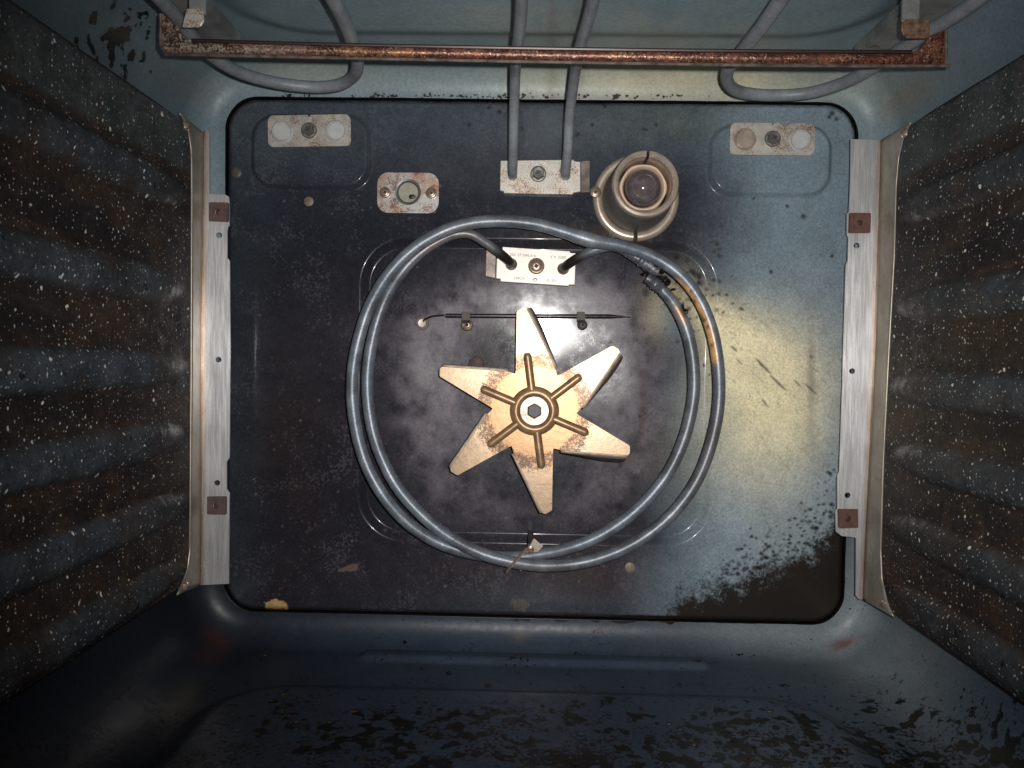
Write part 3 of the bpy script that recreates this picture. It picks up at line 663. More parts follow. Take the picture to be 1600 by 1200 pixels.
# ------------------------------------------------------------------ two cover plates on the pressed pads
def pad_plate(c, label, first=None, tan=False):
    root = thing('cover_plate', c, label, 'metal plate', 'riveted cover plates on the pressed pads')
    hx, hz = 0.0292, 0.0110
    out = rrect(c, hx, hz, 0.0042)
    # small notch in the middle of the top edge
    i = 7; k = out.index(out[7]); out = out[:8] + [Vector((c.x + 0.0012, 0, c.z + hz)), Vector((c.x, 0, c.z + hz - 0.0016)), Vector((c.x - 0.0012, 0, c.z + hz))] + out[8:]
    bm = bmesh.new(); prism(bm, out, c.y, c.y - 0.0014)
    obj('plate', bm, M['zinc'], root, bevel=0.0003)
    for s in (-1, 1):
        cc_ = c + Vector((s * 0.0190, -0.0014, -0.0006))
        bm = bmesh.new(); lathe(bm, cc_, [(0.0078, -0.0004), (0.0076, 0.0004), (0.0068, 0.0010), (0.0062, 0.0005), (0.0060, 0.0001), (0.0059, 0.0006), (0.0057, 0.0008), (0, 0.0008)], 36)
        obj('dimple', bm, M['zincdisc'] if not (tan and s < 0) else M['lamp_metal'], root)
    hexbolt(root, c + Vector((0, -0.0014, 0)), 0.0056)
    return root
M['zincdisc'] = mk('clean_zinc_disc', base=(0.52, 0.53, 0.52), rough=0.6, metal=0.1, mottle=[(150, 0.88, 1.08)])
p1 = pad_plate(at(484, 205, -0.0042), 'rust speckled cover plate with two grey discs on the upper left pressed pad')
p1.rotation_euler.y = math.radians(-1.5)
p2 = pad_plate(at(1206, 218, -0.0042), 'cover plate with one tan and one grey disc on the upper right pressed pad', tan=True)

# ------------------------------------------------------------------ vent plate with open tube
c = at(638, 302, -0.001)
vp = thing('vent_plate', c, 'rounded rust stained plate with an open round hole, left of the grill bracket', 'metal plate')
bm = bmesh.new(); prism(bm, rrect(c, 0.0218, 0.0142, 0.0078), c.y, c.y - 0.0016, [circ(c + Vector((0, 0, 0.0006)), 0.0078, 32)])
obj('plate', bm, M['zinc_rusty'], vp, bevel=0.0004)
bm = bmesh.new(); lathe(bm, c + Vector((0, 0, 0.0006)), [(0.0094, 0.0010), (0.0090, 0.0020), (0.0078, 0.0016), (0.0072, 0.0002), (0.0070, -0.0008)], 36)
obj('hole_rim', bm, M['bolt'], vp)
bm = bmesh.new(); lathe(bm, c + Vector((0, 0, 0.0006)), [(0.0071, 0.0006), (0.0071, -0.0008)], 36)
lathe(bm, c + Vector((0, 0, 0.0006)), [(0.0070, -0.0007), (0, -0.0007)], 36); obj('inner_tube', bm, M['hollow'], vp)
bm = bmesh.new(); blob(bm, c + Vector((0.0028, 0.0004, -0.0022)), 0.0028, (1, 0.3, 0.6), 0.25); obj('burnt_lump', bm, M['crumb'], vp)
for a, b in ((602, 301), (674, 302)): screw(vp, at(a, b, -0.0027), 0.0039)
def text(body, size, loc, parent, rot=0.0, name='stamped_text'):
    cu = bpy.data.curves.new(name, 'FONT'); cu.body = body; cu.size = size; cu.extrude = 0.00005; cu.align_x = 'CENTER'; cu.align_y = 'CENTER'
    t = bpy.data.objects.new(name, cu); COL.objects.link(t); dg = bpy.context.evaluated_depsgraph_get(); dg.update()
    me = bpy.data.meshes.new_from_object(t.evaluated_get(dg)); bpy.data.objects.remove(t)
    me.materials.clear(); me.materials.append(M['ink'])
    o = bpy.data.objects.new(name, me); COL.objects.link(o)
    o.parent = parent; o.location = Vector(loc) - Vector(parent.location); o.rotation_euler = (math.pi / 2, rot, 0); return o
text('. T300N  CE', 0.0019, at(646, 329, -0.0028), vp)

# ------------------------------------------------------------------ grill element: bracket, looped tube
c = at(842, 275, -0.004)
gb = thing('grill_element', c, 'grey looped grill element under the oven ceiling with two rods into a speckled bracket', 'heating element')
bm = bmesh.new(); poly = [at(a, b, -0.004) for a, b in [(782, 251), (897, 249.5), (897, 252), (907, 253), (907, 300), (896, 301), (896, 304), (787, 302), (787, 299), (781, 298)]]
prism(bm, poly, -0.0005, -0.0045, [circ(at(801, 274, -0.004), 0.0029, 16), circ(at(884, 274, -0.004), 0.0029, 16)]); obj('bracket', bm, M['zinc'], gb, bevel=0.0004)
bm = bmesh.new(); prism(bm, [at(a, b, -0.001) for a, b in [(908, 253), (921, 251), (921, 300), (908, 301)]], 0.0005, -0.0015); o = obj('bracket_ear', bm, M['flange'], gb)
hexbolt(gb, at(841, 272, -0.0046), 0.0056)
ZG = 0.172
def rodpts(uv):
    out = [at(uv[0][0], uv[0][1], 0.001), at(uv[0][0], uv[0][1] - 1, -0.010), at(uv[0][0], uv[0][1] - 9, -0.021), at(uv[1][0], uv[1][1], -0.033), at(uv[2][0], uv[2][1], -0.048)]
    return out + [atz(a, b, ZG) for a, b in uv[3:]]
lrod = rodpts([(801, 275), (802, 235), (803, 180), (805, 118), (808, 80), (815, 0)]); rrod = rodpts([(884, 275), (887, 235), (890, 180), (898, 118), (906, 75), (927, 0)])
ll = [atz(a, b, ZG) for a, b in [(521, 0), (540, 38), (553, 72), (559, 97), (553, 118), (530, 132), (490, 136), (430, 129), (372, 112), (325, 82), (290, 45), (252, 0)]]
rl = [atz(a, b, ZG) for a, b in [(1220, 0), (1190, 42), (1160, 80), (1138, 108), (1138, 130), (1158, 144), (1210, 149), (1270, 144), (1330, 124), (1385, 92), (1440, 56), (1528, 0)]]
def V3(x_, y_): return Vector((x_, y_, ZG))
xa, xb = lrod[-1].x, rrod[-1].x
path = lrod + [V3(xa, -0.26), V3(xa, -0.33), V3(xa - 0.02, -0.36), V3((xa + ll[0].x) / 2, -0.37), V3(ll[0].x + 0.02, -0.36), V3(ll[0].x, -0.33), V3(ll[0].x, -0.26)] + ll \
    + [V3(ll[-1].x, -0.26), V3(ll[-1].x, -0.36), V3(ll[-1].x + 0.03, -0.41), V3(0.0, -0.42), V3(rl[-1].x - 0.03, -0.41), V3(rl[-1].x, -0.36), V3(rl[-1].x, -0.26)] + rl[::-1] \
    + [V3(rl[0].x, -0.26), V3(rl[0].x, -0.33), V3(rl[0].x - 0.02, -0.36), V3((xb + rl[0].x) / 2, -0.37), V3(xb + 0.02, -0.36), V3(xb, -0.33), V3(xb, -0.26)] + rrod[::-1]
bm = bmesh.new(); pts = crom(path, 7); npt = len(pts)
k1 = len(lrod) * 7 / npt
tube(bm, pts, lambda t: 0.0032 + 0.0005 * float(ss(min(t, 1 - t), k1 * 0.8, k1 * 1.6)), 18)
obj('tube', bm, M['tube_grey'], gb)

# ------------------------------------------------------------------ grill support frame: rusty bar with corner webs and arms
YB = -0.150
sf = thing('grill_support_frame', at(860, 88, YB), 'rusty crossbar frame carrying the grill element across the top of the oven', 'support bar')
poly = [at(a, b, YB) for a, b in [(250, 22), (250, 68), (253, 76), (259, 81), (268, 84), (500, 88.5), (860, 95.5), (1200, 100.5), (1468, 102), (1475, 101), (1478, 95), (1478, 46), (1449, 58), (1444, 70), (1436, 78), (1424, 82), (1200, 81), (860, 77), (500, 70), (306, 65), (292, 62), (284, 55), (278, 40), (276, 24)]]
bm = bmesh.new(); prism(bm, poly, YB + 0.0008, YB - 0.0008)
dice(bm, 0.004, 0.006); o = obj('front_bar', bm, M['rustbar'], sf)
def rb_(u, v, P):
    n = fbm(u / 30, v / 10, 3)
    c = np.tile(np.array([0.20, 0.075, 0.045]), (len(u), 1)); c = lay(c, np.clip(1 - ss(u, 330, 560), 0, 1) * 0.9, (0.46, 0.38, 0.30))
    return lay(c, ss(n, 0.5, 0.8) * 0.6, (0.42, 0.24, 0.12))
paint(o, rb_, sf.location)
bm = bmesh.new(); tube(bm, [at(q, np.interp(q, [285, 500, 860, 1200, 1450], [74.5, 79.5, 86.5, 91.5, 93]), YB - 0.0008) for q in range(285, 1456, 15)], 0.0026, 16)
o = obj('rounded_bar', bm, M['rustbar'], sf); paint(o, rb_, sf.location)
def sweep_lip(pts_px, w_px=0, rad=0.0008):
    bm = bmesh.new(); tube(bm, crom([at(a, b, YB - 0.0016) for a, b in pts_px], 8), rad, 8); return bm
obj('rolled_lip', sweep_lip([(251, 22), (251, 66), (254, 76), (262, 83), (280, 85), (500, 90), (860, 97), (1200, 102), (1462, 103), (1473, 102), (1478, 94), (1478, 46)]), M['lip'] if 'lip' in M else mk('scuffed_lip', base=(0.17, 0.13, 0.115), rough=0.35, metal=0.5, mottle=[(200, 0.5, 1.6)]), sf)
bm = bmesh.new(); tube(bm, crom([at(a, b, YB - 0.0022) for a, b in [(300, 63), (500, 69), (860, 76), (1200, 80), (1424, 81)]], 10), 0.0010, 8); obj('upper_edge', bm, mk('dark_bar_edge', base=(0.035, 0.02, 0.02), rough=0.4, metal=0.3), sf)  # dark strip along the top of the bar
for (e0, e1, tab) in (((312, 62), (372, 66), [(292, 14), (318, 14), (319, 34), (315, 41), (309, 43), (285, 43)]), ((1344, 81), (1398, 84), [(1408, 31), (1452, 31), (1452, 60), (1418, 60), (1410, 55), (1408, 48)])):
    za = 0.186; a = atz(*e0, za); b = atz(*e1, za); bm = bmesh.new(); ye = (a.y + b.y) / 2 + 0.006
    vs = [bm.verts.new(p) for p in (Vector((a.x, ye, za)), Vector((b.x, ye, za)), Vector((b.x, -0.42, za)), Vector((a.x, -0.42, za)))]
    bm.faces.new(vs); inner = b if a.x < 0 else a
    v2 = [bm.verts.new(p) for p in (Vector((inner.x, ye, za)), Vector((inner.x, -0.42, za)), Vector((inner.x, -0.42, za + 0.006)), Vector((inner.x, ye, za + 0.006)))]
    bm.faces.new(v2); obj('side_arm', bm, M['arm'], sf, solid=0.0012, smooth=False)
    bm = bmesh.new(); xm = sum(at(p, q, YB - 0.022).x for p, q in tab) / len(tab); prism(bm, [Vector((xm - 0.004, 0, 0.166)), Vector((xm + 0.004, 0, 0.166)), Vector((xm + 0.004, 0, za + 0.001)), Vector((xm - 0.004, 0, za + 0.001))], YB - 0.019, YB - 0.0205); obj('hanger', bm, M['arm'], sf, smooth=False)
    yt = YB - 0.022
    k = (D + yt) / (D + YB)
    bm = bmesh.new(); prism(bm, [at(p, q, yt) for p, q in tab], yt + 0.0006, yt - 0.0006); o = obj('hanging_tab', bm, M['zinc'] if a.x < 0 else M['rustbar_plain'] if 'rustbar_plain' in M else mk('rusty_tab', base=(0.13, 0.075, 0.045), rough=0.55, metal=0.3, mottle=[(300, 0.4, 1.8)], layers=[dict(s=400, lo=0.6, hi=0.66, c=(0.3, 0.2, 0.13))]), sf, bevel=0.0004)

# ------------------------------------------------------------------ ring element: terminal plate and double ring, burst at upper right
c = at(838, 416, -0.004)
re_ = thing('ring_heating_element', c, 'blue grey double ring heating element round the fan, burst open at its upper right', 'heating element')
bm = bmesh.new(); prism(bm, [at(a, b, -0.004) for a, b in [(785, 386), (891, 393), (891, 395.5), (900, 396), (898, 445), (889, 445), (889, 447), (782, 440), (782, 436), (775, 435), (777, 405), (786, 404)]][0:10] + [at(776, 404, -0.004), at(785, 403, -0.004)], 0.003, -0.0045); obj('bracket', bm, M['white_steel'], re_, bevel=0.0004)
bm = bmesh.new(); prism(bm, [at(a, b, -0.0005) for a, b in [(760, 386), (775, 387), (774, 435), (759, 432)]], 0.003, -0.0008); obj('bracket_ear', bm, M['flange'], re_, bevel=0.0003)
screw(re_, at(838, 416, -0.0046), 0.0057, hgt=0.003)
RT = math.radians(2.6)
text('250  27.1045.010', 0.0026, at(817, 399, -0.00465), re_, RT); text('V 4  2200', 0.0028, at(872, 402, -0.00465), re_, RT)
text('220CIV', 0.0026, at(811, 435, -0.00465), re_, RT); text('E.10V', 0.0027, at(862, 438.5, -0.00465), re_, RT)
bm = bmesh.new(); lathe(bm, at(836, 437, -0.0046), [(0.0009, 0), (0.0009, 0.0001), (0.0013, 0.0001), (0.0013, 0)], 20); prism(bm, rrect(at(836, 437), 0.0020, 0.0002, 0.0001), -0.0046, -0.00468); obj('stamped_mark', bm, M['ink'], re_)
for a, b in ((799, 413), (880, 420)):
    bm = bmesh.new(); lathe(bm, at(a, b, -0.0046), [(0.0042, 0), (0.0041, 0.0006), (0.0034, 0.0009), (0.0030, 0.0003)], 24); obj('collar', bm, M['brass_screw'], re_)
def ringcol(u, v, P):
    n = fbm(u / 16, v / 16, 3); n3 = fbm(u / 5, v / 5, 3)
    c = np.tile(np.array([0.16, 0.188, 0.222]), (len(u), 1)) * (0.8 + 0.4 * n)[:, None]
    n5 = fbm(u / 30 + 4, v / 30 + 7, 4)
    c = lay(c, np.clip(0.8 * ss(n5, 0.52, 0.68), 0, 1), (0.10, 0.105, 0.115)); c = lay(c, np.clip(0.7 * ss(1 - n5, 0.56, 0.70) * n3 * 1.4, 0, 1), (0.26, 0.28, 0.30))
    c = lay(c, 0.75 * G(u, v, 1105, 680, 40, 90), (0.115, 0.10, 0.105)); c = lay(c, 0.55 * G(u, v, 830, 885, 80, 20) * n3 * 1.5, (0.14, 0.115, 0.125)); c = lay(c, 0.75 * G(u, v, 915, 375, 22, 14) * n3 * 1.6, (0.33, 0.36, 0.39))
    c = lay(c, np.clip(0.85 * G(u, v, 690, 385, 70, 40) * n3 * 1.4 * (P[:, 1] > -0.0335), 0, 1), (0.22, 0.16, 0.145))
    c = lay(c, np.clip((1.0 * G(u, v, 795, 405, 30, 30) + 1.0 * G(u, v, 892, 414, 26, 26)) * 1.2 * (v > 372), 0, 1), (0.028, 0.020, 0.016))
    c = lay(c, np.clip(0.7 * G(u, v, 735, 368, 30, 20) * n3 * 1.5, 0, 1), (0.15, 0.135, 0.11))
    # scorched orange stripe on the inner side of the outer ring
    cu = np.interp(v, [395, 432, 450, 480, 520, 560, 600], [1000, 1047, 1066, 1085, 1102, 1110, 1116])
    st = np.exp(-((u - cu - 2.0) / 8.5) ** 4) * ss(v, 428, 450) * (1 - ss(v, 545, 580)) * (u > 1040)
    c = lay(c, np.clip(1.6 * st, 0, 0.97), (0.80, 0.47, 0.21))
    for (a, b, q) in [(1081, 457, 2.4), (1100, 500, 3), (1106, 512, 2.5), (1085, 472, 2), (1094, 488, 2.2), (1097, 497, 2), (1112, 540, 2), (1067, 484, 6), (1070, 490, 5)]:
        c = lay(c, 0.85 * np.clip(1.5 - np.hypot(u - a, v - b) / q, 0, 1), (0.06, 0.03, 0.025))
    c = lay(c, np.clip(0.9 * G(u, v, 1062, 492, 5, 16, -28), 0, 1), (0.50, 0.30, 0.15))
    return c
Y1, Y2, Y3 = -0.0335, -0.0345, -0.0265
ring = [(799, 413, -0.001), (798, 411, -0.009), (792, 405, -0.015), (775, 391, -0.021), (755, 377, -0.0245), (738, 367, -0.027), (718, 365, -0.028), (694, 372, -0.028), (660, 393, -0.028), (628, 425, -0.029), (600, 472, Y3), (582, 530, Y3), (574, 590, Y3), (578, 650, Y3), (592, 704, Y3 - .001), (618, 757, -0.029),
        (655, 801, -0.031), (700, 838, -0.034), (750, 864, -0.037), (800, 878, -0.037), (850, 884, -0.035), (905, 880, -0.033), (960, 864, Y1), (1010, 837, Y1), (1055, 798, Y1), (1090, 748, Y1), (1112, 690, Y1), (1123, 630, Y1),
        (1122, 570, Y1), (1112, 515, Y1), (1092, 467, Y1), (1062, 429, Y1), (1020, 401, Y1), (970, 384, -0.036), (925, 376, -0.0375), (880, 362, -0.0375), (835, 350, -0.0365), (785, 345.5, -0.0365), (735, 349, -0.0365), (690, 363, -0.0365), (645, 390, -0.0365),
        (606, 430, -0.036), (576, 482, Y2), (557, 545, Y2), (550, 605, Y2), (556, 668, Y2), (572, 725, Y2), (600, 776, Y2), (638, 818, -0.032), (685, 848, -0.029), (735, 864, -0.027), (790, 871, -0.027), (845, 866, -0.0285), (900, 853, -0.031),
        (950, 830, -0.032), (1000, 792, Y1 + .001), (1042, 742, Y1 + .001), (1069, 685, Y1 + .001), (1083, 625, Y1 + .001), (1084, 575, Y1 + .001), (1077, 530, Y1 + .001), (1064, 494, Y1 + .001), (1048, 468, -0.031), (1036, 455, -0.030)]
bm = bmesh.new(); rp_ = crom([at(*q) for q in ring], 9); nn = len(rp_)
def rrad(t):
    k = t * (len(ring) - 1)
    return 0.0032 + 0.0009 * float(ss(k, 5, 12)) + 0.0010 * math.exp(-((k - 34.2) / 0.45) ** 2) - 0.0005 * float(ss(k, len(ring) - 3, len(ring) - 1))
tube(bm, rp_, rrad, 20, jitter=0.012); o = obj('ring_tube', bm, M['tube'], re_); paint(o, ringcol, re_.location)
lead = [(880, 420, -0.001), (882, 418, -0.009), (892, 410, -0.016), (912, 398, -0.021), (935, 389, -0.024), (955, 385, -0.025), (972, 389, -0.025), (985, 397, -0.025)]
bm = bmesh.new(); tube(bm, crom([at(*q) for q in lead], 9), 0.0033, 18); o = obj('lead_tube', bm, M['tube'], re_); paint(o, ringcol, re_.location)
bm = bmesh.new(); tube(bm, crom([at(a, b, -0.026) for a, b in [(982, 395), (993, 401), (1004, 408), (1016, 416), (1026, 424), (1034, 427)]], 5), lambda t: 0.0030 + 0.0014 * math.sin(t * 3.1), 12, jitter=0.12); obj('melted_end', bm, M['melt'], re_)
bm = bmesh.new(); tube(bm, crom([at(a, b, -0.029) for a, b in [(1010, 434), (1020, 441), (1031, 449), (1042, 460), (1050, 470)]], 5), lambda t: 0.0026 + 0.0014 * math.sin(0.4 + t * 2.4), 12, jitter=0.14); obj('melted_end', bm, M['melt'], re_)
bm = bmesh.new()
for (a, b, q, yy, s1, s2) in [(1042, 440, 0.0030, -0.030, 1.1, 0.9), (1010, 428, 0.0026, -0.027, 1.3, .6), (1022, 433, 0.0024, -0.029, 1.5, .45), (1036, 433, 0.0020, -0.029, 1.3, .6), (1028, 416, 0.0015, -0.030, 2.0, .5), (1034, 424, 0.0018, -0.031, 1, .9), (1014, 405, 0.0011, -0.029, 2.2, .5), (1066, 483, 0.0024, -0.034, .8, 1.3), (1071, 487, 0.0016, -0.034, 1, 1), (1052, 452, 0.0012, -0.031, 1.4, .6)]:
    blob(bm, at(a, b, yy), q, (s1, .7, s2), 0.38)
obj('burst_char', bm, M['char'], re_, angle=20)
# retaining clip
c = at(829, 857, -0.030); rc = thing('retaining_clip', c, 'small pale spring clip with a screw over the bottom of the ring element', 'clip')
bm = bmesh.new(); prism(bm, [at(a, b, -0.038) for a, b in [(834, 841), (849, 853), (841, 862), (822, 863), (828, 852)]], -0.0374, -0.0384); obj('tab', bm, M['clip_pale'], rc, bevel=0.0002)
bm = bmesh.new()
A_ = [at(825, 857, -0.0385), at(811, 873, -0.0435), at(801, 884, -0.0435), at(791, 895, -0.039)]; B_ = [at(823, 855, -0.036), at(809, 870, -0.041), at(799, 882, -0.041), at(790, 893, -0.036)]
strip3(bm, A_, B_); obj('spring_leg', bm, M['clip_pale'], rc, solid=0.0008, smooth=False)
bm = bmesh.new(); prism(bm, [at(a, b, -0.030) for a, b in [(805, 884), (820, 885.5), (814, 892)]], -0.0294, -0.0304); obj('foot', bm, M['clip_pale'], rc)
bm = bmesh.new(); prism(bm, rrect(at(829, 856, -0.0372), 0.0020, 0.0028, 0.0008), 0.004, -0.0373); obj('post', bm, M['clip_brown'], rc)
screw(rc, at(829, 858, -0.0386), 0.0024, hgt=0.0014)

# ------------------------------------------------------------------ fan
c = at(835, 642, -0.034); K = 0.516 / F / 3.333
fan = thing('fan_blade', c, 'six pointed tan steel fan star with pressed ribs at the centre of the back wall', 'oven fan')
tipr = 1.0
def pol(r, a): return Vector((r * K * math.cos(math.radians(a)), 0, r * K * math.sin(math.radians(a))))
out = []
for k in range(6):
    o_ = -60 * k
    for (r, a) in [(228, 121.5), (219, 117.8), (232, 115.6), (520, 101.2), (528, 100.7), (541, 97.2), (536, 95.6), (246, 64.8), (233, 62.2), (225, 60.0)]: out.append(pol(r, a + o_))
seen = []
for p in out[::1]: seen.append(p)
bm = bmesh.new(); prism(bm, seen, 0.0005, -0.0005)
dice(bm, 0.0022)
o = obj('star_plate', bm, M['fan_tip'], fan, local=True, bevel=0)
n = len(o.data.vertices); a = np.empty(n * 3, 'f'); o.data.vertices.foreach_get('co', a); a = a.reshape(-1, 3); rr = np.hypot(a[:, 0], a[:, 2]) / K
c4 = np.ones((n, 4), 'f'); nz_ = fbm(a[:, 0] * 160 + 9, a[:, 2] * 160 + 9, 3)
c4[:, :3] = lay(np.tile(np.array([0.30, 0.178, 0.092]), (n, 1)), ss(rr + 60 * (nz_ - .5), 255, 310) * (0.55 + 0.45 * nz_), (0.42, 0.31, 0.215))
A2 = o.data.attributes.new('Col', 'FLOAT_COLOR', 'POINT'); A2.data.foreach_set('color', c4.ravel())
fattr(o.data, 'peck', np.clip(1.0 * np.exp(-((rr - 265 - 40 * (nz_ - .5)) / 38) ** 2) + 0.30 + 0.25 * ss(rr, 200, 260), 0, 1))
for k in range(6):
    o_ = -60 * k; bm = bmesh.new(); n = 14; rows_ = []
    A0 = pol(533, 95.3 + o_); B0 = pol(248, 64.9 + o_); nrm = (A0 - B0).cross(Vector((0, 1, 0))).normalized()
    if nrm.dot(A0) < 0: nrm = -nrm
    for i in range(n + 1):
        t = i / n; p = A0.lerp(B0, t); sl = (0.20, 0.30, 0.38, 0.12, 0.06, 0.03)[k]; dep = 0.013 * (1 - max(0, t - 0.35) / 0.65 * 0.96) * min(1, 0.65 + t * 4)
        rows_.append([bm.verts.new(p + nrm * (dep * 0.0)), bm.verts.new(p + nrm * (0.0012) + Vector((0, 0.0012, 0))), bm.verts.new(p + nrm * (0.0012 + dep * sl) + Vector((0, 0.0012 + dep, 0)))])
    for i in range(n):
        for j in range(2): bm.faces.new((rows_[i][j], rows_[i + 1][j], rows_[i + 1][j + 1], rows_[i][j + 1]))
    obj('vane', bm, M['vane'], fan, local=True, solid=0.0009)
    d = pol(1, 98.2 + o_).normalized(); sd = Vector((-d.z, 0, d.x)); bm = bmesh.new(); hw = 22 * K
    pr = [(-1, 0), (-0.8, 0.5), (-0.45, 0.88), (0, 1), (0.45, 0.88), (0.8, 0.5), (1, 0)]
    R0, R1 = 100 * K, 283 * K; st = [(R0, 1), (R0 + (R1 - R0) * .5, 1), (R1, 1)] + [(R1 + hw * math.sin(math.radians(q)), math.cos(math.radians(q))) for q in (25, 50, 70, 85)]
    rws = [[bm.verts.new(d * rr_ + sd * hw * w0 * s_ + Vector((0, -0.0005 - hh_ * 0.0021 * (s_ ** .5), 0))) for w0, hh_ in pr] for rr_, s_ in st]
    for a1, b1 in zip(rws, rws[1:]):
        for i in range(6): bm.faces.new((a1[i], a1[i + 1], b1[i + 1], b1[i]))
    obj('rib', bm, M['fan_bead'], fan, local=True)
bm = bmesh.new(); lathe(bm, Vector((0, 0, 0)), [(130 * K, 0.0003), (125 * K, 0.0012), (114 * K, 0.0024), (98 * K, 0.0031), (88 * K, 0.0029), (79 * K, 0.0018), (75 * K, 0.0007), (75 * K, 0.0005)], 60); obj('hub_ring', bm, M['fan_bead'], fan, local=True)
bm = bmesh.new(); lathe(bm, Vector((0, 0, 0)), [(76 * K, 0.0004), (74 * K, 0.0013), (42 * K, 0.0015)], 60); obj('hub_washer', bm, M['zinc'], fan, local=True)
bm = bmesh.new(); lathe(bm, Vector((0, 0, 0)), [(41 * K, 0.0014), (41 * K, 0.0022), (36 * K, 0.0024), (34 * K, 0.0008), (0, 0.0008)], 6, rot=math.radians(30)); obj('hexagon_nut', bm, M['hexhole'], fan, local=True, angle=20)
bm = bmesh.new(); lathe(bm, Vector((0, 0.034, 0)), [(0.006, 0), (0.006, 0.032)], 24); obj('shaft', bm, M['dark_steel'], fan, local=True)
fan.rotation_euler = (math.radians(-0.6), 0, math.radians(-1.2))

# ------------------------------------------------------------------ oven lamp
c = at(993, 311, -0.001)
lamp = thing('oven_lamp', c, 'round tanned lamp holder with a clear glass bulb, upper right of the ring element', 'oven lamp')
def ring_notch(bm, c, prof, n, notches, wid):
    """lathe with narrow gaps cut right through it"""
    rings = [[bm.verts.new(c + Vector((math.cos(2 * math.pi * i / n) * r, -hh, math.sin(2 * math.pi * i / n) * r))) for i in range(n)] for r, hh in prof]
    for a, b in zip(rings, rings[1:]):
        for i in range(n):
            an = (i + .5) / n * 360
            if any(abs((an - q + 180) % 360 - 180) < wid for q in notches): continue
            bm.faces.new((a[i], a[(i + 1) % n], b[(i + 1) % n], b[i]))
bm = bmesh.new(); ring_notch(bm, c, [(0.0296, -0.0012), (0.0302, 0.0004), (0.0299, 0.0028), (0.0288, 0.0044), (0.0270, 0.0050), (0.0250, 0.0046), (0.0236, 0.0034), (0.0232, 0.0020)], 120, [270], 3.2); obj('base_ring', bm, M['lamp_metal'], lamp)
bm = bmesh.new(); lathe(bm, c, [(0.0234, 0.0010), (0.0237, 0.010), (0.0230, 0.022), (0.0218, 0.034), (0.0212, 0.042), (0.0208, 0.0435)], 64); obj('housing', bm, M['lamp_side'], lamp)
bm = bmesh.new(); ring_notch(bm, c, [(0.0206, 0.0425), (0.0215, 0.0440), (0.0216, 0.0462), (0.0207, 0.0480), (0.0192, 0.0486), (0.0177, 0.0476), (0.0170, 0.0455), (0.0168, 0.0400), (0.0168, 0.028)], 120, [88], 3.2); obj('rim', bm, M['lamp_metal'], lamp)
bm = bmesh.new(); n = 60; prof = [(0.0160, 0.024, .06), (0.0158, 0.0345, .05), (0.0150, 0.0365, .03), (0.0138, 0.0365, 0), (0.0128, 0.0350, 0), (0.0125, 0.022, 0)]
rings = [[bm.verts.new(c + Vector((math.cos(2 * math.pi * i / n), 0, math.sin(2 * math.pi * i / n))) * r * (1 + w_ * 0.5 * math.cos(i / n * 2 * math.pi * 6)) + Vector((0, -hh, 0))) for i in range(n)] for r, hh, w_ in prof]
for a, b in zip(rings, rings[1:]):
    for i in range(n): bm.faces.new((a[i], a[(i + 1) % n], b[(i + 1) % n], b[i]))
obj('ceramic_socket', bm, M['ceramic'], lamp)
bc = c + Vector((0, -0.0350, -0.0002)); bm = bmesh.new()
prof = [(0.0, 0.0120)] + [(0.0122 * math.sin(math.radians(q)), 0.0120 * math.cos(math.radians(q))) for q in range(8, 140, 8)] + [(0.0066, -0.011), (0.0066, -0.020), (0, -0.020)]
lathe(bm, bc, prof, 40); bulb = obj('bulb', bm, M['glass'], lamp, angle=180)
bm = bmesh.new(); lathe(bm, bc, [(0, -0.004), (0.0028, -0.005), (0.0034, -0.010), (0.0036, -0.017), (0, -0.017)], 20); f_ = obj('stem', bm, M['bulbcore'], lamp); f_.parent = bulb
bm = bmesh.new(); tube(bm, crom([bc + Vector((-0.006 + 0.012 * t, -0.002 - 0.002 * math.sin(t * 3.14), 0.003 * math.sin(t * 3.14))) for t in np.linspace(0, 1, 8)], 3), 0.0003, 6); f_ = obj('filament', bm, M['bolt'], lamp); f_.parent = bulb
bm = bmesh.new(); lathe(bm, c, [(0.0160, 0.012), (0, 0.010)], 40); obj('inner_floor', bm, mk('dark_lamp_inside', base=(0.10, 0.085, 0.085), rough=0.5, mottle=[(200, 0.6, 1.4)]), lamp)  # dark colour for the lamp interior
screw(lamp, at(930.5, 300.5, -0.0062), 0.0040, hgt=0.0015)

# ------------------------------------------------------------------ thermostat sensor
c = at(660, 505, 0.003)
ts = thing('thermostat_sensor', c, 'thin black sensor tube clipped across the wall above the fan centre', 'temperature sensor')
bm = bmesh.new(); lathe(bm, c, [(0.0048, -0.001), (0.0046, 0.0022), (0.0036, 0.0030), (0.0028, 0.0016), (0, 0.0014)], 28); obj('grommet', bm, M['clip_pale'], ts)
YS = -0.0035
bm = bmesh.new(); tube(bm, crom([at(661, 503, 0.003), at(664, 499, -0.001), at(675, 494.5, -0.0025), at(690, 492.5, YS), at(700, 493, YS)], 6), 0.0007, 8); obj('capillary', bm, M['sensor'], ts)
bm = bmesh.new(); tube(bm, [at(697, 493, YS)] + [at(697 + 265 * t, 493.3 + 1.2 * t, YS) for t in (0.01, 0.3, 0.6, 0.97)] + [at(968, 494.8, YS), at(974, 495, YS)], lambda t: 0.0016 if t < 0.8 else 0.0009, 12)
tube(bm, [at(974, 495, YS), at(985, 495.5, YS)], 0.0004, 8); obj('sensor_bulb', bm, mk('sooted_sensor_bulb', base=(0.05, 0.042, 0.05), rough=0.25, metal=0.5, mottle=[(300, 0.5, 1.5)]), ts)
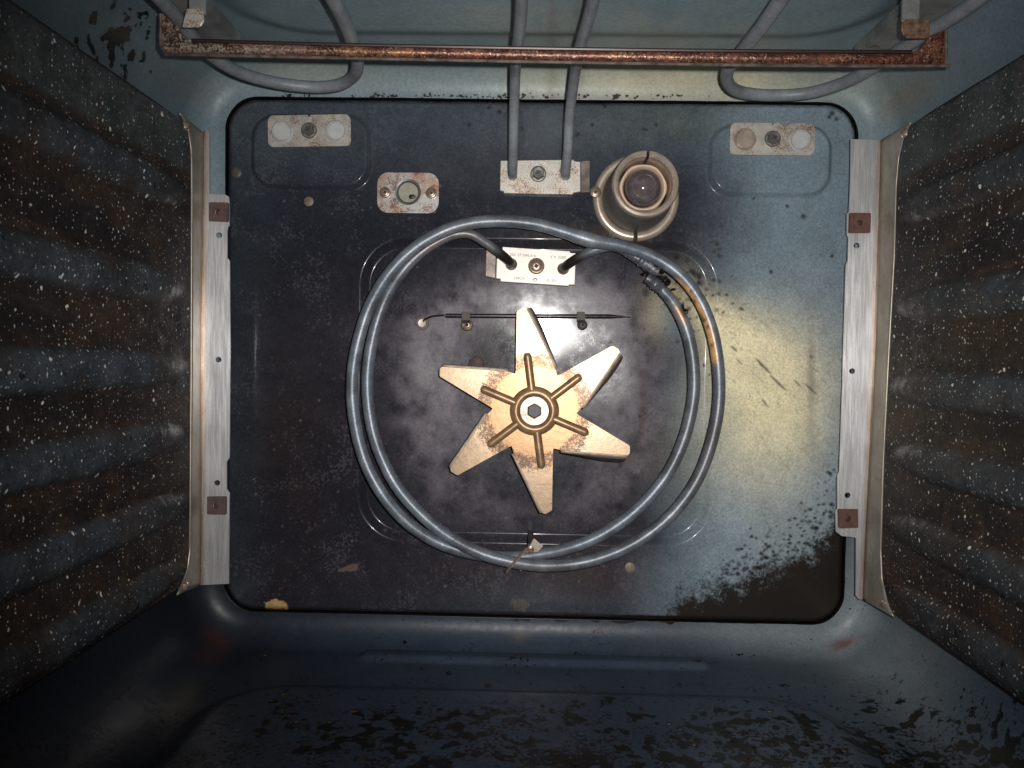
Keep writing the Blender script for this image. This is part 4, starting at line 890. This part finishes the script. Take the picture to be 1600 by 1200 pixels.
for a, mt in ((728, M['brass_screw']), (908, M['dark_steel'])):
    bm = bmesh.new(); q = [(a - 6, 487, -0.0056), (a + 6, 487, -0.0056), (a + 6.5, 500, -0.0050), (a + 8, 512, -0.001), (a - 8 + 4, 512, -0.001), (a - 6.5, 500, -0.0050)]
    vs = [bm.verts.new(at(*k)) for k in q]; bm.faces.new((vs[0], vs[1], vs[2], vs[5])); bm.faces.new((vs[5], vs[2], vs[3], vs[4]))
    o = obj('clip', bm, M['clip_brown'], ts, solid=0.0007, smooth=False)
    s_ = screw(ts, at(a + 2, 508, -0.0012), 0.0042 if a < 800 else 0.0036, mt, hgt=0.0034)

# ------------------------------------------------------------------ plugs in the wall
for (a, b, r, mt, lb_, depth) in [(483, 315, 0.0034, 'plug', 'pale round plug below the upper left pressed pad', 0.0), (370, 270, 0.0036, 'plug_dull', 'dull round plug beside the top of the left rail', 0.0),
                           (984, 886, 0.0036, 'plug', 'tan round plug under the bottom right of the ring element', 0.0), (744, 569, 0.0056, 'rustplug', 'rust brown round plug above the left blade of the fan', 0.008)]:
    bm = bmesh.new(); cc_ = at(a, b, 0.0008 + depth * 0.6); lathe(bm, cc_, [(r * 1.02, -0.001), (r, 0.0008), (r * 0.75, 0.0013), (0, 0.0015)], 28)
    bmesh.ops.translate(bm, vec=-cc_, verts=bm.verts)
    o = obj('wall_plug', bm, M[mt]); o.location = cc_; props(o, lb_, 'plug', 'plugs in the back wall')
# ------------------------------------------------------------------ burnt crumbs lying on the oven floor
bm = bmesh.new(); rs = random.Random(5)
for i in range(420):
    u0 = rs.uniform(330, 1560); v0 = 985 + 260 * rs.random() ** 0.8
    p = atz(u0, v0, cB + 0.0008)
    if p.y > -0.012 or abs(p.x) > 0.225: continue
    r = 0.0005 + 0.0014 * rs.random() ** 3
    zz = cB + 0.0003 + (0.0045 if p.y < yb - 0.008 and abs(p.x) < xr - 0.01 else 0)
    random.seed(i); blob(bm, Vector((p.x, p.y, zz)), r, (rs.uniform(.7, 1.6), rs.uniform(.7, 1.8), rs.uniform(.25, .5)), 0.3, 1)
o = obj('burnt_crumbs', bm, M['crumb'], angle=20); props(o, 'tiny burnt crumbs and flakes scattered over the oven floor', 'crumbs', kind='stuff')
